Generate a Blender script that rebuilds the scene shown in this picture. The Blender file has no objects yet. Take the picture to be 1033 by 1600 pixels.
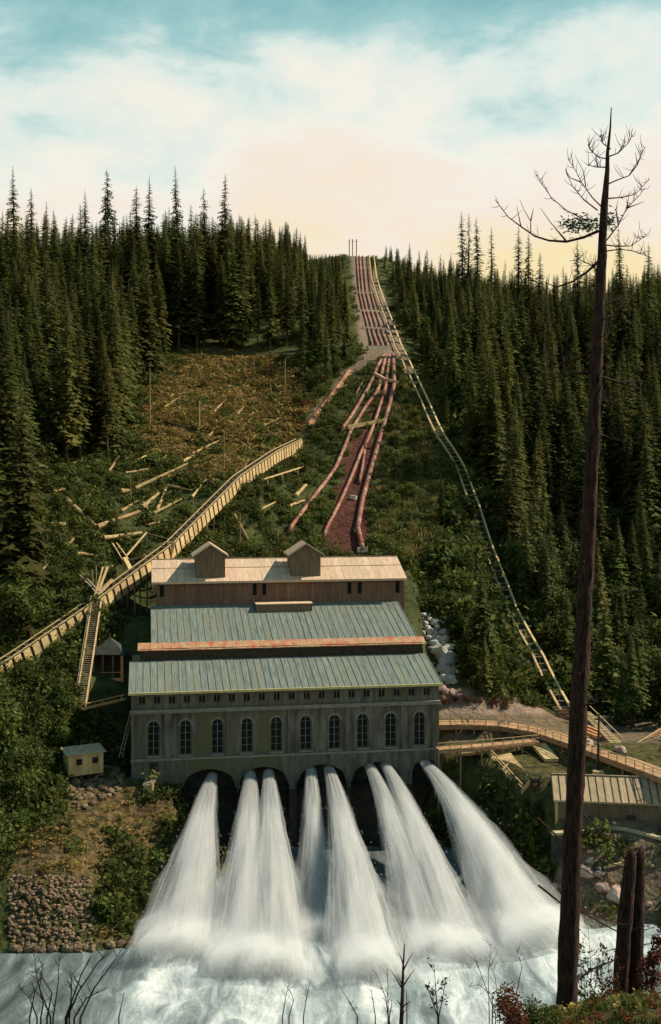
import bpy, math, random
import numpy as np
from mathutils import Vector, Matrix

# ------------------------------------------------------------------ camera, sky, sun, exposure
SC = bpy.context.scene
COL = SC.collection
R = random.Random(11)
NR = np.random.default_rng(5)
F, CX, HY, HC = 1800.0, 516.5, 720.0, 60.0

cam_data = bpy.data.cameras.new('camera')
cam = bpy.data.objects.new('camera', cam_data)
COL.objects.link(cam)
cam.location = (0, 0, HC)
cam.rotation_euler = (math.radians(90), 0, 0)
cam_data.sensor_fit = 'VERTICAL'
cam_data.sensor_height = 36.0
cam_data.sensor_width = 36.0
cam_data.lens = F / 1600.0 * 36.0
cam_data.shift_y = -80.0 / 1600.0
cam_data.clip_start = 0.5
cam_data.clip_end = 9000
SC.camera = cam

SUN_DIR = Vector((0.70, 0.22, 0.70)).normalized()          # towards the sun: behind the hill on the right
SUN_EL = math.asin(SUN_DIR.z)
SUN_AZ = math.atan2(SUN_DIR.x, SUN_DIR.y)
world = bpy.data.worlds.new('World')
SC.world = world
world.use_nodes = True
wn, wl = world.node_tree.nodes, world.node_tree.links
wn.clear()
w_out = wn.new('ShaderNodeOutputWorld')
w_bg = wn.new('ShaderNodeBackground')
w_bg.inputs['Strength'].default_value = 0.1
w_sky = wn.new('ShaderNodeTexSky')
w_sky.sky_type = 'NISHITA'
w_sky.sun_disc = False
w_sky.sun_elevation = SUN_EL
w_sky.sun_rotation = SUN_AZ
w_sky.altitude = 200
w_tc = wn.new('ShaderNodeTexCoord')
w_sep = wn.new('ShaderNodeSeparateXYZ')
wl.new(w_tc.outputs['Generated'], w_sep.inputs[0])
w_map = wn.new('ShaderNodeMapping')
w_map.inputs['Scale'].default_value = (3.0, 3.0, 6.5)
wl.new(w_tc.outputs['Generated'], w_map.inputs[0])
w_n = wn.new('ShaderNodeTexNoise')
w_n.inputs['Scale'].default_value = 1.9
w_n.inputs['Detail'].default_value = 7
w_n.inputs['Roughness'].default_value = 0.58
w_n.inputs['Distortion'].default_value = 0.15
wl.new(w_map.outputs[0], w_n.inputs['Vector'])
# warm haze low down, cream cloud above it, teal higher up: the same in every direction
w_addz = wn.new('ShaderNodeMath'); w_addz.operation = 'MULTIPLY_ADD'
w_addz.inputs[1].default_value = 0.34
wl.new(w_n.outputs['Fac'], w_addz.inputs[0])
wl.new(w_sep.outputs['Z'], w_addz.inputs[2])
w_ramp = wn.new('ShaderNodeValToRGB')
cr = w_ramp.color_ramp
cr.elements[0].position = 0.30; cr.elements[0].color = (0.95, 0.76, 0.38, 1)
cr.elements[1].position = 0.95; cr.elements[1].color = (0.08, 0.22, 0.34, 1)
for pos, c in ((0.345, (0.94, 0.79, 0.56, 1)), (0.39, (0.93, 0.81, 0.68, 1)), (0.435, (0.92, 0.88, 0.75, 1)),
               (0.475, (0.74, 0.83, 0.75, 1)), (0.515, (0.36, 0.60, 0.58, 1)), (0.57, (0.19, 0.44, 0.46, 1))):
    e = cr.elements.new(pos); e.color = c
wl.new(w_addz.outputs[0], w_ramp.inputs[0])
w_scale = wn.new('ShaderNodeVectorMath'); w_scale.operation = 'SCALE'
w_scale.inputs['Scale'].default_value = 8.6
wl.new(w_ramp.outputs[0], w_scale.inputs[0])
w_mix = wn.new('ShaderNodeMixRGB')
w_mix.inputs[0].default_value = 0.88
wl.new(w_sky.outputs[0], w_mix.inputs[1])
wl.new(w_scale.outputs[0], w_mix.inputs[2])
wl.new(w_mix.outputs[0], w_bg.inputs['Color'])
wl.new(w_bg.outputs[0], w_out.inputs['Surface'])

sun_data = bpy.data.lights.new('sun', 'SUN')
sun_data.energy = 4.9
sun_data.angle = math.radians(0.6)
sun_data.color = (1.0, 0.90, 0.74)
sun = bpy.data.objects.new('sun', sun_data)
COL.objects.link(sun)
sun.rotation_euler = (-SUN_DIR).to_track_quat('-Z', 'Y').to_euler()
sun.location = (200, 200, 400)

SC.view_settings.view_transform = 'Standard'
SC.view_settings.look = 'None'
SC.view_settings.exposure = 0.32
SC.view_settings.gamma = 1.0
SC.view_settings.use_curve_mapping = False
SC.render.engine = 'CYCLES'
SC.cycles.use_denoising = True
SC.cycles.max_bounces = 6
SC.cycles.diffuse_bounces = 2
SC.cycles.glossy_bounces = 2
SC.cycles.transparent_max_bounces = 12
SC.cycles.transmission_bounces = 3
SC.cycles.volume_bounces = 14

# ------------------------------------------------------------------ helpers
def P(px, py, Y):
    """The point of the place seen at photograph pixel (px, py) at distance Y from the camera station."""
    return Vector(((px - CX) / F * Y, Y, HC - (py - HY) / F * Y))

def pix(v):
    return CX + v[0] / v[1] * F, HY + (HC - v[2]) / v[1] * F

ZUP = Vector((0, 0, 1))
WM = {}                       # world matrix of everything that can be a parent

class MB:
    """Collects shapes and links them as one mesh object."""
    def __init__(s):
        s.v, s.f, s.m = [], [], []
    def add(s, vs, fs, mi=0):
        b = len(s.v)
        s.v.extend([tuple(p) for p in vs])
        s.f.extend([tuple(i + b for i in f) for f in fs])
        s.m.extend([mi] * len(fs))
        return s
    def hexa(s, p, mi=0):     # 8 corners: bottom ring then top ring
        return s.add(p, [(3, 2, 1, 0), (4, 5, 6, 7), (0, 1, 5, 4), (1, 2, 6, 5), (2, 3, 7, 6), (3, 0, 4, 7)], mi)
    def box(s, x0, x1, y0, y1, z0, z1, T=None, mi=0):
        p = [Vector(q) for q in ((x0, y0, z0), (x1, y0, z0), (x1, y1, z0), (x0, y1, z0),
                                 (x0, y0, z1), (x1, y0, z1), (x1, y1, z1), (x0, y1, z1))]
        if T: p = [T(*q) for q in p]
        return s.hexa(p, mi)
    def beam(s, a, b, w, h, up=ZUP, mi=0):
        a, b = Vector(a), Vector(b)
        d = (b - a).normalized()
        side = d.cross(up)
        if side.length < 1e-4: side = d.cross(Vector((0, 1, 0)))
        side.normalize()
        u = side.cross(d).normalized()
        sx, ux = side * w / 2, u * h / 2
        return s.hexa([a - sx - ux, a + sx - ux, b + sx - ux, b - sx - ux, a - sx + ux, a + sx + ux, b + sx + ux, b - sx + ux], mi)
    def tube(s, pts, rad, n=6, cap=True, jit=0.0, mi=0):
        pts = [Vector(p) for p in pts]
        if not isinstance(rad, (list, tuple)): rad = [rad] * len(pts)
        ref = None
        vs, fs = [], []
        for i, p in enumerate(pts):
            d = (pts[min(i + 1, len(pts) - 1)] - pts[max(i - 1, 0)])
            d = d.normalized() if d.length > 1e-6 else ZUP
            if ref is None:
                ref = d.cross(Vector((0.31, 0.2, 0.93)))
                if ref.length < 1e-3: ref = d.cross(Vector((1, 0, 0)))
                ref.normalize()
            ref = (ref - d * ref.dot(d)).normalized()
            o = d.cross(ref)
            for k in range(n):
                a = 2 * math.pi * k / n
                rr = rad[i] * (1 + (R.uniform(-jit, jit) if jit else 0))
                vs.append(p + (ref * math.cos(a) + o * math.sin(a)) * rr)
        for i in range(len(pts) - 1):
            for k in range(n):
                k2 = (k + 1) % n
                fs.append((i * n + k, i * n + k2, (i + 1) * n + k2, (i + 1) * n + k))
        if cap:
            fs.append(tuple(range(n - 1, -1, -1)))
            fs.append(tuple((len(pts) - 1) * n + k for k in range(n)))
        return s.add(vs, fs, mi)
    def mesh(s, name, mats, smooth=False, inv=None):
        me = bpy.data.meshes.new(name)
        vs = [tuple(inv @ Vector(p)) for p in s.v] if inv is not None else s.v
        me.from_pydata(vs, [], s.f)
        if not isinstance(mats, (list, tuple)): mats = [mats]
        for m in mats: me.materials.append(m)
        if len(mats) > 1: me.polygons.foreach_set('material_index', s.m)
        if smooth: me.polygons.foreach_set('use_smooth', [True] * len(s.f))
        me.update()
        return me
    def build(s, name, mats, parent=None, smooth=False):
        """World-space shapes in; a child of parent, or a top-level mesh with its origin at its base."""
        if parent is not None:
            M = WM[parent.name]
        else:
            lo = [min(p[i] for p in s.v) for i in range(3)]; hi = [max(p[i] for p in s.v) for i in range(3)]
            M = Matrix.Translation(((lo[0] + hi[0]) / 2, (lo[1] + hi[1]) / 2, lo[2]))
        o = bpy.data.objects.new(name, s.mesh(name, mats, smooth, M.inverted()))
        COL.objects.link(o)
        if parent is not None: o.parent = parent
        else: o.matrix_world = M
        WM[o.name] = M
        return o

def tag(o, label, cat, group=None, kind=None):
    if label: o['label'] = label
    if cat: o['category'] = cat
    if group: o['group'] = group
    if kind: o['kind'] = kind
    return o

def thing(name, label, cat, loc=(0, 0, 0), rot=0.0, group=None):
    o = bpy.data.objects.new(name, None)
    COL.objects.link(o)
    M = Matrix.Translation(Vector(loc)) @ Matrix.Rotation(rot, 4, 'Z')
    o.matrix_world = M
    o.empty_display_size = 0.5
    WM[o.name] = M
    return tag(o, label, cat, group)

def place(name, mesh, parent=None, M=None):
    """Link one more object that shares a mesh; M is the matrix inside the parent."""
    o = bpy.data.objects.new(name, mesh)
    COL.objects.link(o)
    if parent is not None: o.parent = parent
    if M is not None:
        if parent is not None: o.matrix_local = M
        else: o.matrix_world = M
    return o

def mat(name, c1, c2=None, scale=1.0, rough=0.85, bump=0.0, bscale=None, stretch=(1, 1, 1), spec=0.2, detail=5, rnd=0.0, contrast=(0.35, 0.65), metal=0.0, c3=None, scale3=0.15):
    m = bpy.data.materials.new(name)
    m.use_nodes = True
    n, l = m.node_tree.nodes, m.node_tree.links
    b = n['Principled BSDF']
    b.inputs['Roughness'].default_value = rough
    b.inputs['Specular IOR Level'].default_value = spec
    b.inputs['Metallic'].default_value = metal
    c2 = c2 or c1
    tc = n.new('ShaderNodeTexCoord')
    mp = n.new('ShaderNodeMapping'); mp.inputs['Scale'].default_value = stretch
    l.new(tc.outputs['Object'], mp.inputs[0])
    t = n.new('ShaderNodeTexNoise'); t.inputs['Scale'].default_value = scale; t.inputs['Detail'].default_value = detail
    t.inputs['Roughness'].default_value = 0.62
    l.new(mp.outputs[0], t.inputs['Vector'])
    rp = n.new('ShaderNodeValToRGB')
    rp.color_ramp.elements[0].position, rp.color_ramp.elements[1].position = contrast
    rp.color_ramp.elements[0].color = (*c1, 1); rp.color_ramp.elements[1].color = (*c2, 1)
    l.new(t.outputs['Fac'], rp.inputs[0])
    out = rp.outputs[0]
    if c3:
        t3 = n.new('ShaderNodeTexNoise'); t3.inputs['Scale'].default_value = scale3; t3.inputs['Detail'].default_value = 4
        l.new(mp.outputs[0], t3.inputs['Vector'])
        r3 = n.new('ShaderNodeValToRGB'); r3.color_ramp.elements[0].position = 0.48; r3.color_ramp.elements[1].position = 0.66
        l.new(t3.outputs['Fac'], r3.inputs[0])
        mx = n.new('ShaderNodeMixRGB'); mx.inputs[2].default_value = (*c3, 1)
        l.new(r3.outputs[0], mx.inputs[0]); l.new(out, mx.inputs[1])
        out = mx.outputs[0]
    if rnd:
        oi = n.new('ShaderNodeObjectInfo')
        hs = n.new('ShaderNodeHueSaturation')
        ma = n.new('ShaderNodeMapRange'); ma.inputs['To Min'].default_value = 1 - rnd; ma.inputs['To Max'].default_value = 1 + rnd
        l.new(oi.outputs['Random'], ma.inputs['Value']); l.new(ma.outputs[0], hs.inputs['Value'])
        mh = n.new('ShaderNodeMath'); mh.operation = 'MULTIPLY'; mh.inputs[1].default_value = 7.31
        mf = n.new('ShaderNodeMath'); mf.operation = 'FRACT'
        l.new(oi.outputs['Random'], mh.inputs[0]); l.new(mh.outputs[0], mf.inputs[0])
        mr = n.new('ShaderNodeMapRange'); mr.inputs['To Min'].default_value = 0.5 - rnd * 0.07; mr.inputs['To Max'].default_value = 0.5 + rnd * 0.05
        l.new(mf.outputs[0], mr.inputs['Value']); l.new(mr.outputs[0], hs.inputs['Hue'])
        l.new(out, hs.inputs['Color']); out = hs.outputs[0]
    l.new(out, b.inputs['Base Color'])
    if bump:
        bt = n.new('ShaderNodeTexNoise'); bt.inputs['Scale'].default_value = bscale or scale * 3; bt.inputs['Detail'].default_value = 4
        l.new(mp.outputs[0], bt.inputs['Vector'])
        bn = n.new('ShaderNodeBump'); bn.inputs['Strength'].default_value = min(1.0, bump); bn.inputs['Distance'].default_value = 0.12
        l.new(bt.outputs['Fac'], bn.inputs['Height']); l.new(bn.outputs[0], b.inputs['Normal'])
    return m

def leaf_mat(name, c1, c2, rnd=0.25, scale=0.35):
    m = mat(name, c1, c2, scale=scale, rough=0.75, spec=0.12, rnd=rnd, contrast=(0.3, 0.7))
    n, l = m.node_tree.nodes, m.node_tree.links
    b = n['Principled BSDF']
    src = b.inputs['Base Color'].links[0].from_socket
    tr = n.new('ShaderNodeBsdfTranslucent'); l.new(src, tr.inputs['Color'])
    mx = n.new('ShaderNodeMixShader'); mx.inputs[0].default_value = 0.36
    l.new(b.outputs[0], mx.inputs[1]); l.new(tr.outputs[0], mx.inputs[2])
    l.new(mx.outputs[0], n['Material Output'].inputs['Surface'])
    return m

M_ = {}
M_['stone'] = mat('grey_stone', (0.078, 0.070, 0.054), (0.205, 0.187, 0.145), scale=0.8, stretch=(1.3, 1.3, 0.28), bump=0.5, bscale=2.5, rough=0.95, c3=(0.13, 0.12, 0.065), scale3=0.12)
M_['stone_trim'] = mat('pale_stone_trim', (0.20, 0.19, 0.145), (0.29, 0.275, 0.215), scale=1.3, bump=0.3, rough=0.9)
M_['dark_stone'] = mat('shade_dark_stone', (0.035, 0.033, 0.028), (0.07, 0.065, 0.05), scale=0.8, bump=0.5, rough=0.7)  # dark tone carries the shade between the piers and inside the arches
M_['glass'] = mat('dark_window_glass', (0.006, 0.006, 0.007), (0.012, 0.013, 0.013), scale=1.5, rough=0.35, spec=0.12)
M_['sash'] = mat('weathered_sash_paint', (0.15, 0.15, 0.13), (0.24, 0.235, 0.21), scale=3, rough=0.8)
M_['roof_teal'] = mat('patinated_roof_metal', (0.095, 0.112, 0.095), (0.225, 0.255, 0.212), scale=1.0, stretch=(5.0, 0.22, 0.6), rough=0.85, spec=0.1, rnd=0.05, c3=(0.19, 0.185, 0.13), scale3=0.35)
M_['roof_dark'] = mat('shaded_old_roof_metal', (0.035, 0.042, 0.032), (0.085, 0.085, 0.062), scale=1.5, rough=0.9, spec=0.1)
M_['roof_seam'] = mat('roof_seam_metal', (0.13, 0.16, 0.14), (0.25, 0.29, 0.25), scale=2, rough=0.8, spec=0.1)
M_['eave'] = mat('ochre_eave_gutter', (0.50, 0.40, 0.15), (0.62, 0.52, 0.24), scale=1.5, rough=0.7)
M_['strip'] = mat('rusty_orange_iron', (0.40, 0.20, 0.105), (0.53, 0.35, 0.18), scale=2.2, rough=0.75, c3=(0.48, 0.12, 0.07), scale3=0.9)
M_['board'] = mat('brown_weathered_boards', (0.125, 0.088, 0.058), (0.235, 0.17, 0.11), scale=1.4, stretch=(3.5, 3.5, 0.25), rough=0.9, rnd=0.1)
M_['board_red'] = mat('reddish_weathered_boards', (0.15, 0.085, 0.06), (0.25, 0.155, 0.105), scale=1.4, stretch=(3.5, 3.5, 0.25), rough=0.9, rnd=0.12)
M_['roof_wood'] = mat('sunbleached_wood_roof', (0.50, 0.33, 0.22), (0.66, 0.48, 0.31), scale=1.2, stretch=(2.5, 0.3, 1), rough=0.85, rnd=0.10)
M_['wood'] = mat('pale_sawn_timber', (0.46, 0.31, 0.13), (0.66, 0.48, 0.24), scale=1.6, rough=0.85, rnd=0.16)
M_['wood_deck'] = mat('reddish_brown_deck_timber', (0.30, 0.165, 0.08), (0.48, 0.30, 0.155), scale=1.4, rough=0.9, rnd=0.2)
M_['wood_old'] = mat('old_grey_timber', (0.20, 0.155, 0.10), (0.33, 0.26, 0.17), scale=1.6, rough=0.9, rnd=0.15)
M_['wood_dark'] = mat('dark_timber', (0.04, 0.028, 0.02), (0.075, 0.055, 0.036), scale=2, rough=0.9)
M_['wood_orange'] = mat('orange_painted_timber', (0.46, 0.20, 0.08), (0.60, 0.30, 0.13), scale=2, rough=0.8, rnd=0.1)
M_['snag'] = mat('weathered_snag_wood', (0.17, 0.11, 0.045), (0.34, 0.23, 0.10), scale=1.1, stretch=(1, 1, 0.4), rough=0.9, rnd=0.2, bump=0.3)
M_['log'] = mat('bleached_log_wood', (0.27, 0.175, 0.07), (0.56, 0.41, 0.18), scale=1.6, stretch=(1, 1, 1), rough=0.95, rnd=0.35, bump=0.3)
M_['bark'] = mat('fir_bark', (0.05, 0.035, 0.025), (0.12, 0.09, 0.06), scale=2.0, stretch=(3, 3, 0.5), rough=0.95, bump=0.4, rnd=0.2)
M_['bark_dead'] = mat('dark_red_bark', (0.014, 0.008, 0.007), (0.10, 0.05, 0.035), scale=3.5, stretch=(3, 3, 0.6), rough=0.95, bump=0.8, bscale=9)
M_['twig'] = mat('bare_twig', (0.03, 0.022, 0.018), (0.07, 0.05, 0.038), scale=4, rough=0.9)
M_['pipe'] = mat('rust_primed_steel_pipe', (0.19, 0.08, 0.045), (0.38, 0.20, 0.115), scale=0.5, rough=0.65, spec=0.3, rnd=0.1, c3=(0.22, 0.055, 0.035), scale3=0.3)
M_['concrete'] = mat('pale_concrete', (0.46, 0.38, 0.28), (0.60, 0.52, 0.40), scale=1.2, rough=0.9, bump=0.2)
M_['coping'] = mat('sandy_coping_stone', (0.36, 0.28, 0.16), (0.52, 0.42, 0.26), scale=1.5, rough=0.95, bump=0.3)
M_['rock'] = mat('pale_grey_rock', (0.27, 0.255, 0.21), (0.50, 0.48, 0.40), scale=0.7, rough=0.95, bump=0.8, bscale=2.5, rnd=0.2)
M_['rock_brown'] = mat('brown_rubble_rock', (0.085, 0.06, 0.035), (0.25, 0.175, 0.095), scale=1.6, rough=0.95, bump=0.7, rnd=0.35)
M_['rock_pink'] = mat('pinkish_rubble_rock', (0.30, 0.19, 0.15), (0.46, 0.33, 0.26), scale=0.9, rough=0.95, bump=0.6, rnd=0.25)
M_['fir'] = leaf_mat('fir_needles', (0.056, 0.066, 0.015), (0.145, 0.155, 0.038), rnd=0.45, scale=0.25)
M_['fir_light'] = leaf_mat('yellowish_fir_needles', (0.055, 0.065, 0.014), (0.15, 0.155, 0.036), rnd=0.4, scale=0.25)
M_['grass'] = leaf_mat('dry_hill_grass', (0.085, 0.10, 0.03), (0.19, 0.20, 0.06), rnd=0.3, scale=0.5)
M_['shed_roof'] = mat('weathered_shed_roof', (0.30, 0.21, 0.12), (0.46, 0.34, 0.205), scale=1.3, stretch=(2.5, 0.3, 1), rough=0.9, rnd=0.12)
M_['fir_sky'] = leaf_mat('bluish_fir_needles', (0.026, 0.044, 0.022), (0.07, 0.098, 0.045), rnd=0.25, scale=0.25)
M_['bush'] = leaf_mat('broad_green_leaves', (0.045, 0.060, 0.014), (0.125, 0.145, 0.030), rnd=0.45, scale=0.4)
M_['bush_red'] = leaf_mat('reddish_autumn_leaves', (0.10, 0.03, 0.016), (0.20, 0.09, 0.03), rnd=0.3, scale=1.2)
M_['brush'] = leaf_mat('dry_slash', (0.19, 0.130, 0.040), (0.50, 0.36, 0.12), rnd=0.22, scale=0.6)
# ------------------------------------------------------------------ the ground
TH = math.atan2(7.6, 47.6)
BU, BV = Vector((math.cos(TH), math.sin(TH), 0)), Vector((-math.sin(TH), math.cos(TH), 0))
BL0 = Vector((-30.37, 175.5, 0))
def B(u, v, w): return BL0 + BU * u + BV * v + Vector((0, 0, w))
def u_at(px, v=0.0):
    k = (px - CX) / F
    o = BL0 + BV * v
    return (k * o.y - o.x) / (BU.x - k * BU.y)

ctrl = []
def cw(x, y, z): ctrl.append((x, y, z))
def cp(px, py, Y, dz=0.0):
    p = P(px, py, Y); ctrl.append((p.x, p.y, p.z + dz))
# near bank, from behind the camera down to the river
for x in (-420, -250, -150, -90, -50, -25, -10, 0, 10, 25, 50, 90, 150, 250, 420):
    a = abs(x) / 420.0
    cw(x, -60, 84); cw(x, 0, 57.4 + 6 * a); cw(x, 12, 50.5 + 5 * a); cw(x, 28, 41.5 + 3 * a); cw(x, 75, 15); cw(x, 100, 2.5); cw(x, 107, -1.2); cw(x, 114, -3.2); cw(x, 126, -3.5); cw(x, 135, -3.2)
    if x <= 4 or x >= 25: cw(x, 45, 31)
cw(6.2, 41, 39.2); cw(8.7, 42, 39.8); cw(12, 46, 37.6); cw(16, 44, 38.6); cw(10, 38, 41.0); cw(14, 52, 33.5)
# tailrace basin in front of the building
for x in (-21, -12, -4, 4, 12, 19):
    cw(x, 148, -3); cw(x, 164, -3); cw(x, 176, -3)
for px, py, Y in ((235, 1470, 144), (262, 1425, 151), (285, 1360, 160), (300, 1290, 168)): cp(px, py, Y)
for x in (-36, -50, -80, -150, -250, -420): cw(x, 141, -0.2); cw(x, 146.5, 6.6); cw(x, 154, 9.3)
for px, py, Y in ((30, 1340, 152), (150, 1345, 155), (200, 1290, 166), (250, 1255, 172), (215, 1215, 174.5), (270, 1222, 174.6), (150, 1250, 170),
                  (130, 1206, 178), (190, 1200, 180), (100, 1215, 176), (30, 1250, 165), (60, 1180, 176), (40, 1100, 183), (100, 1128, 183), (190, 1110, 186), (195, 1170, 181),
                  (18, 1040, 190), (-60, 1075, 178), (150, 950, 205), (265, 868, 225), (370, 758, 255), (470, 694, 300), (180, 1045, 196), (230, 960, 206),
                  (250, 780, 250), (120, 780, 235), (30, 800, 225), (350, 660, 300), (420, 620, 325), (300, 580, 340), (120, 660, 295), (-60, 700, 280), (200, 860, 228), (60, 900, 212),
                  (60, 480, 400), (-80, 480, 400), (250, 478, 420), (380, 470, 440), (460, 440, 470), (510, 412, 500), (545, 397, 520), (565, 397, 522),
                  (610, 410, 515), (650, 440, 495), (720, 478, 470), (850, 500, 450), (1000, 510, 440), (1120, 510, 430),
                  (560, 460, 445), (580, 500, 398), (594, 545, 352), (600, 565, 342), (545, 575, 338), (485, 655, 308), (520, 620, 322), (640, 580, 333), (622, 550, 352),
                  (585, 640, 318), (575, 740, 280), (535, 862, 246), (455, 840, 250), (500, 760, 275), (400, 830, 246), (330, 845, 240), (440, 720, 288), (640, 862, 242),
                  (650, 700, 300), (690, 690, 298), (720, 735, 285), (760, 860, 257), (800, 960, 239), (840, 1040, 228), (885, 1118, 216),
                  (800, 700, 330), (900, 720, 330), (1000, 740, 325), (880, 880, 275), (1000, 900, 270), (950, 1000, 248), (1010, 1080, 232), (1100, 1080, 230),
                  (700, 900, 236), (690, 1000, 214), (720, 1060, 206), (660, 960, 218),
                  (690, 1095, 206), (760, 1104, 204), (830, 1112, 205), (700, 1118, 200), (840, 1136, 193), (930, 1165, 179), (1010, 1190, 172), (1090, 1195, 170),
                  (700, 1165, 184), (770, 1172, 181), (850, 1165, 184), (870, 1215, 168), (800, 1228, 172), (745, 1190, 182), (850, 1242, 169), (870, 1285, 162), (1000, 1275, 162), (1080, 1275, 161),
                  (940, 1302, 159), (1020, 1312, 157), (930, 1345, 154.5), (910, 1372, 153.6), (960, 1412, 151.5), (1010, 1430, 150), (1080, 1440, 149),
                  (702, 1262, 182), (790, 1348, 171.5), (830, 1395, 161), (865, 1424, 153.2)):
    cp(px, py, Y)
for u in (3, 14, 26, 38, 47):
    for v, w in ((27, 29), (36, 29), (44, 33)):
        p = B(u, v, w); cw(p.x, p.y, p.z)
for u in (4, 24, 46): p = B(u, 8, -2); cw(p.x, p.y, p.z)
p = B(-2.5, 10, 14.5); cw(p.x, p.y, p.z); p = B(-3, 22, 24); cw(p.x, p.y, p.z); p = B(51.5, 12, 16); cw(p.x, p.y, p.z)
for x in (-100, -160, -260, -420):
    for y, z in ((170, 14), (200, 30), (260, 62), (340, 94), (420, 113), (520, 124), (640, 118), (850, 70)): cw(x, y, z)
for x in (75, 110, 170, 270, 420):
    for y, z in ((149, 0.5), (160, 9), (185, 13.5), (230, 17), (270, 35), (340, 66), (430, 104), (520, 122), (640, 112), (850, 60)): cw(x, y, z)
for x in (-60, 0, 60):
    cw(x, 600, 140); cw(x, 850, 70)

GX0, GY0, GS = -430.0, -70.0, 2.0
NX, NY = 431, 466
A = np.array(ctrl)
d = np.sqrt(((A[:, None, :2] - A[None, :, :2]) ** 2).sum(-1) + 4.0)
n = len(A)
K = np.zeros((n + 3, n + 3)); K[:n, :n] = d + np.eye(n) * -0.35
K[:n, n] = 1; K[:n, n + 1:] = A[:, :2]; K[n, :n] = 1; K[n + 1:, :n] = A[:, :2].T
sol = np.linalg.solve(K, np.concatenate([A[:, 2], [0, 0, 0]]))
gx = GX0 + GS * np.arange(NX); gy = GY0 + GS * np.arange(NY)
XX, YY = np.meshgrid(gx, gy, indexing='ij')
ZZ = np.full(XX.shape, sol[n]) + sol[n + 1] * XX + sol[n + 2] * YY
for i in range(n):
    ZZ += sol[i] * np.sqrt((XX - A[i, 0]) ** 2 + (YY - A[i, 1]) ** 2 + 4.0)

def vnoise(X, Y, s, seed):
    """Value noise on arrays."""
    g = np.random.default_rng(seed).random((64, 64))
    x, y = X / s, Y / s
    i, j = np.floor(x).astype(int), np.floor(y).astype(int)
    u, v = x - i, y - j
    u = u * u * (3 - 2 * u); v = v * v * (3 - 2 * v)
    i0, j0, i1, j1 = i % 64, j % 64, (i + 1) % 64, (j + 1) % 64
    return (g[i0, j0] * (1 - u) + g[i1, j0] * u) * (1 - v) + (g[i0, j1] * (1 - u) + g[i1, j1] * u) * v - 0.5

damp = np.clip((ZZ - 0.5) / 4.0, 0, 1)
def inside_np(px, py, poly):
    r = np.zeros(px.shape, bool)
    for (ax, ay), (bx, by) in zip(poly, poly[1:] + poly[:1]):
        if ay == by: continue
        r ^= ((ay > py) != (by > py)) & (px < (bx - ax) * (py - ay) / (by - ay) + ax)
    return r
def seg_np(px, py, poly):
    best = np.full(px.shape, 1e9)
    for (ax, ay), (bx, by) in zip(poly[:-1], poly[1:]):
        dx, dy = bx - ax, by - ay
        t = np.clip(((px - ax) * dx + (py - ay) * dy) / (dx * dx + dy * dy), 0, 1)
        best = np.minimum(best, np.hypot(px - ax - t * dx, py - ay - t * dy))
    return best
TRACK = [(566, 396), (585, 440), (604, 495), (624, 550), (640, 583), (665, 638), (690, 692), (720, 738), (742, 800), (762, 862), (800, 960), (840, 1040), (886, 1122)]
# the graded strips of the penstock and the track are smoother than the hillside
for _ in range(3):
    PX, PY = CX + XX / np.maximum(YY, 1) * F, HY + (HC - ZZ) / np.maximum(YY, 1) * F
    strip = (YY > 150) & (inside_np(PX, PY, [(540, 385), (575, 385), (645, 560), (622, 700), (590, 880), (430, 880), (535, 600)]) | (seg_np(PX, PY, TRACK) < 14))
    S_ = ZZ.copy(); S_[2:-2, 2:-2] = sum(ZZ[2 + i:NX - 2 + i, 2 + j:NY - 2 + j] for i in (-2, 0, 2) for j in (-2, 0, 2)) / 9.0
    ZZ = np.where(strip, S_, ZZ)
damp = np.where(strip, damp * 0.12, damp)
ZZ += damp * (vnoise(XX, YY, 13, 1) * 1.1 + vnoise(XX, YY, 5.3, 2) * 0.7 + vnoise(XX, YY, 2.6, 3) * 0.3)
# the level terrace at right, cut into the foot of the hill, and its road
road_y = np.interp(XX, (16, 18.3, 25, 33.4, 40.8, 44.4, 47.7, 70), (195.5, 194.5, 194.5, 189, 173.5, 165.5, 158, 120))
dist = YY - road_y
cap = np.where(dist < 0, 12.9 - np.clip(172 - YY, 0, 40) * 0.16, np.where(dist < 3.6, 14.5, np.where(dist < 6, 15.2, 15.3 + 0.55 * (dist - 6))))
cap = np.where((XX > 16) & (XX < 58) & (YY > 157), cap + np.clip(XX - 52, 0, 10) * 3, 1e9)
ZZ = np.minimum(ZZ, cap)
ZZ = np.where((XX > 31.8) & (XX < 56) & (YY > 160.3) & (dist < 0), np.maximum(ZZ, cap - 0.3), ZZ)
ZZ = np.where((YY > 118) & (YY < 130), np.minimum(ZZ, -2.0), ZZ)

def gz(x, y):
    fx = min(max((x - GX0) / GS, 0), NX - 1.001); fy = min(max((y - GY0) / GS, 0), NY - 1.001)
    i, j = int(fx), int(fy); a, b = fx - i, fy - j
    return float((ZZ[i, j] * (1 - a) + ZZ[i + 1, j] * a) * (1 - b) + (ZZ[i, j + 1] * (1 - a) + ZZ[i + 1, j + 1] * a) * b)

def ground_at(px, py, y0=135.0, y1=700.0):
    """Where the line of sight through a pixel first meets the ground."""
    Y = y0
    while Y < y1:
        p = P(px, py, Y)
        if p.z < gz(p.x, p.y): break
        Y += 0.5
    a, b = Y - 0.5, Y
    for _ in range(7):
        Y = (a + b) / 2; p = P(px, py, Y)
        if p.z < gz(p.x, p.y): b = Y
        else: a = Y
    p = P(px, py, b)
    return Vector((p.x, p.y, gz(p.x, p.y)))

def on_ground(x, y, dz=0.0): return Vector((x, y, gz(x, y) + dz))

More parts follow.
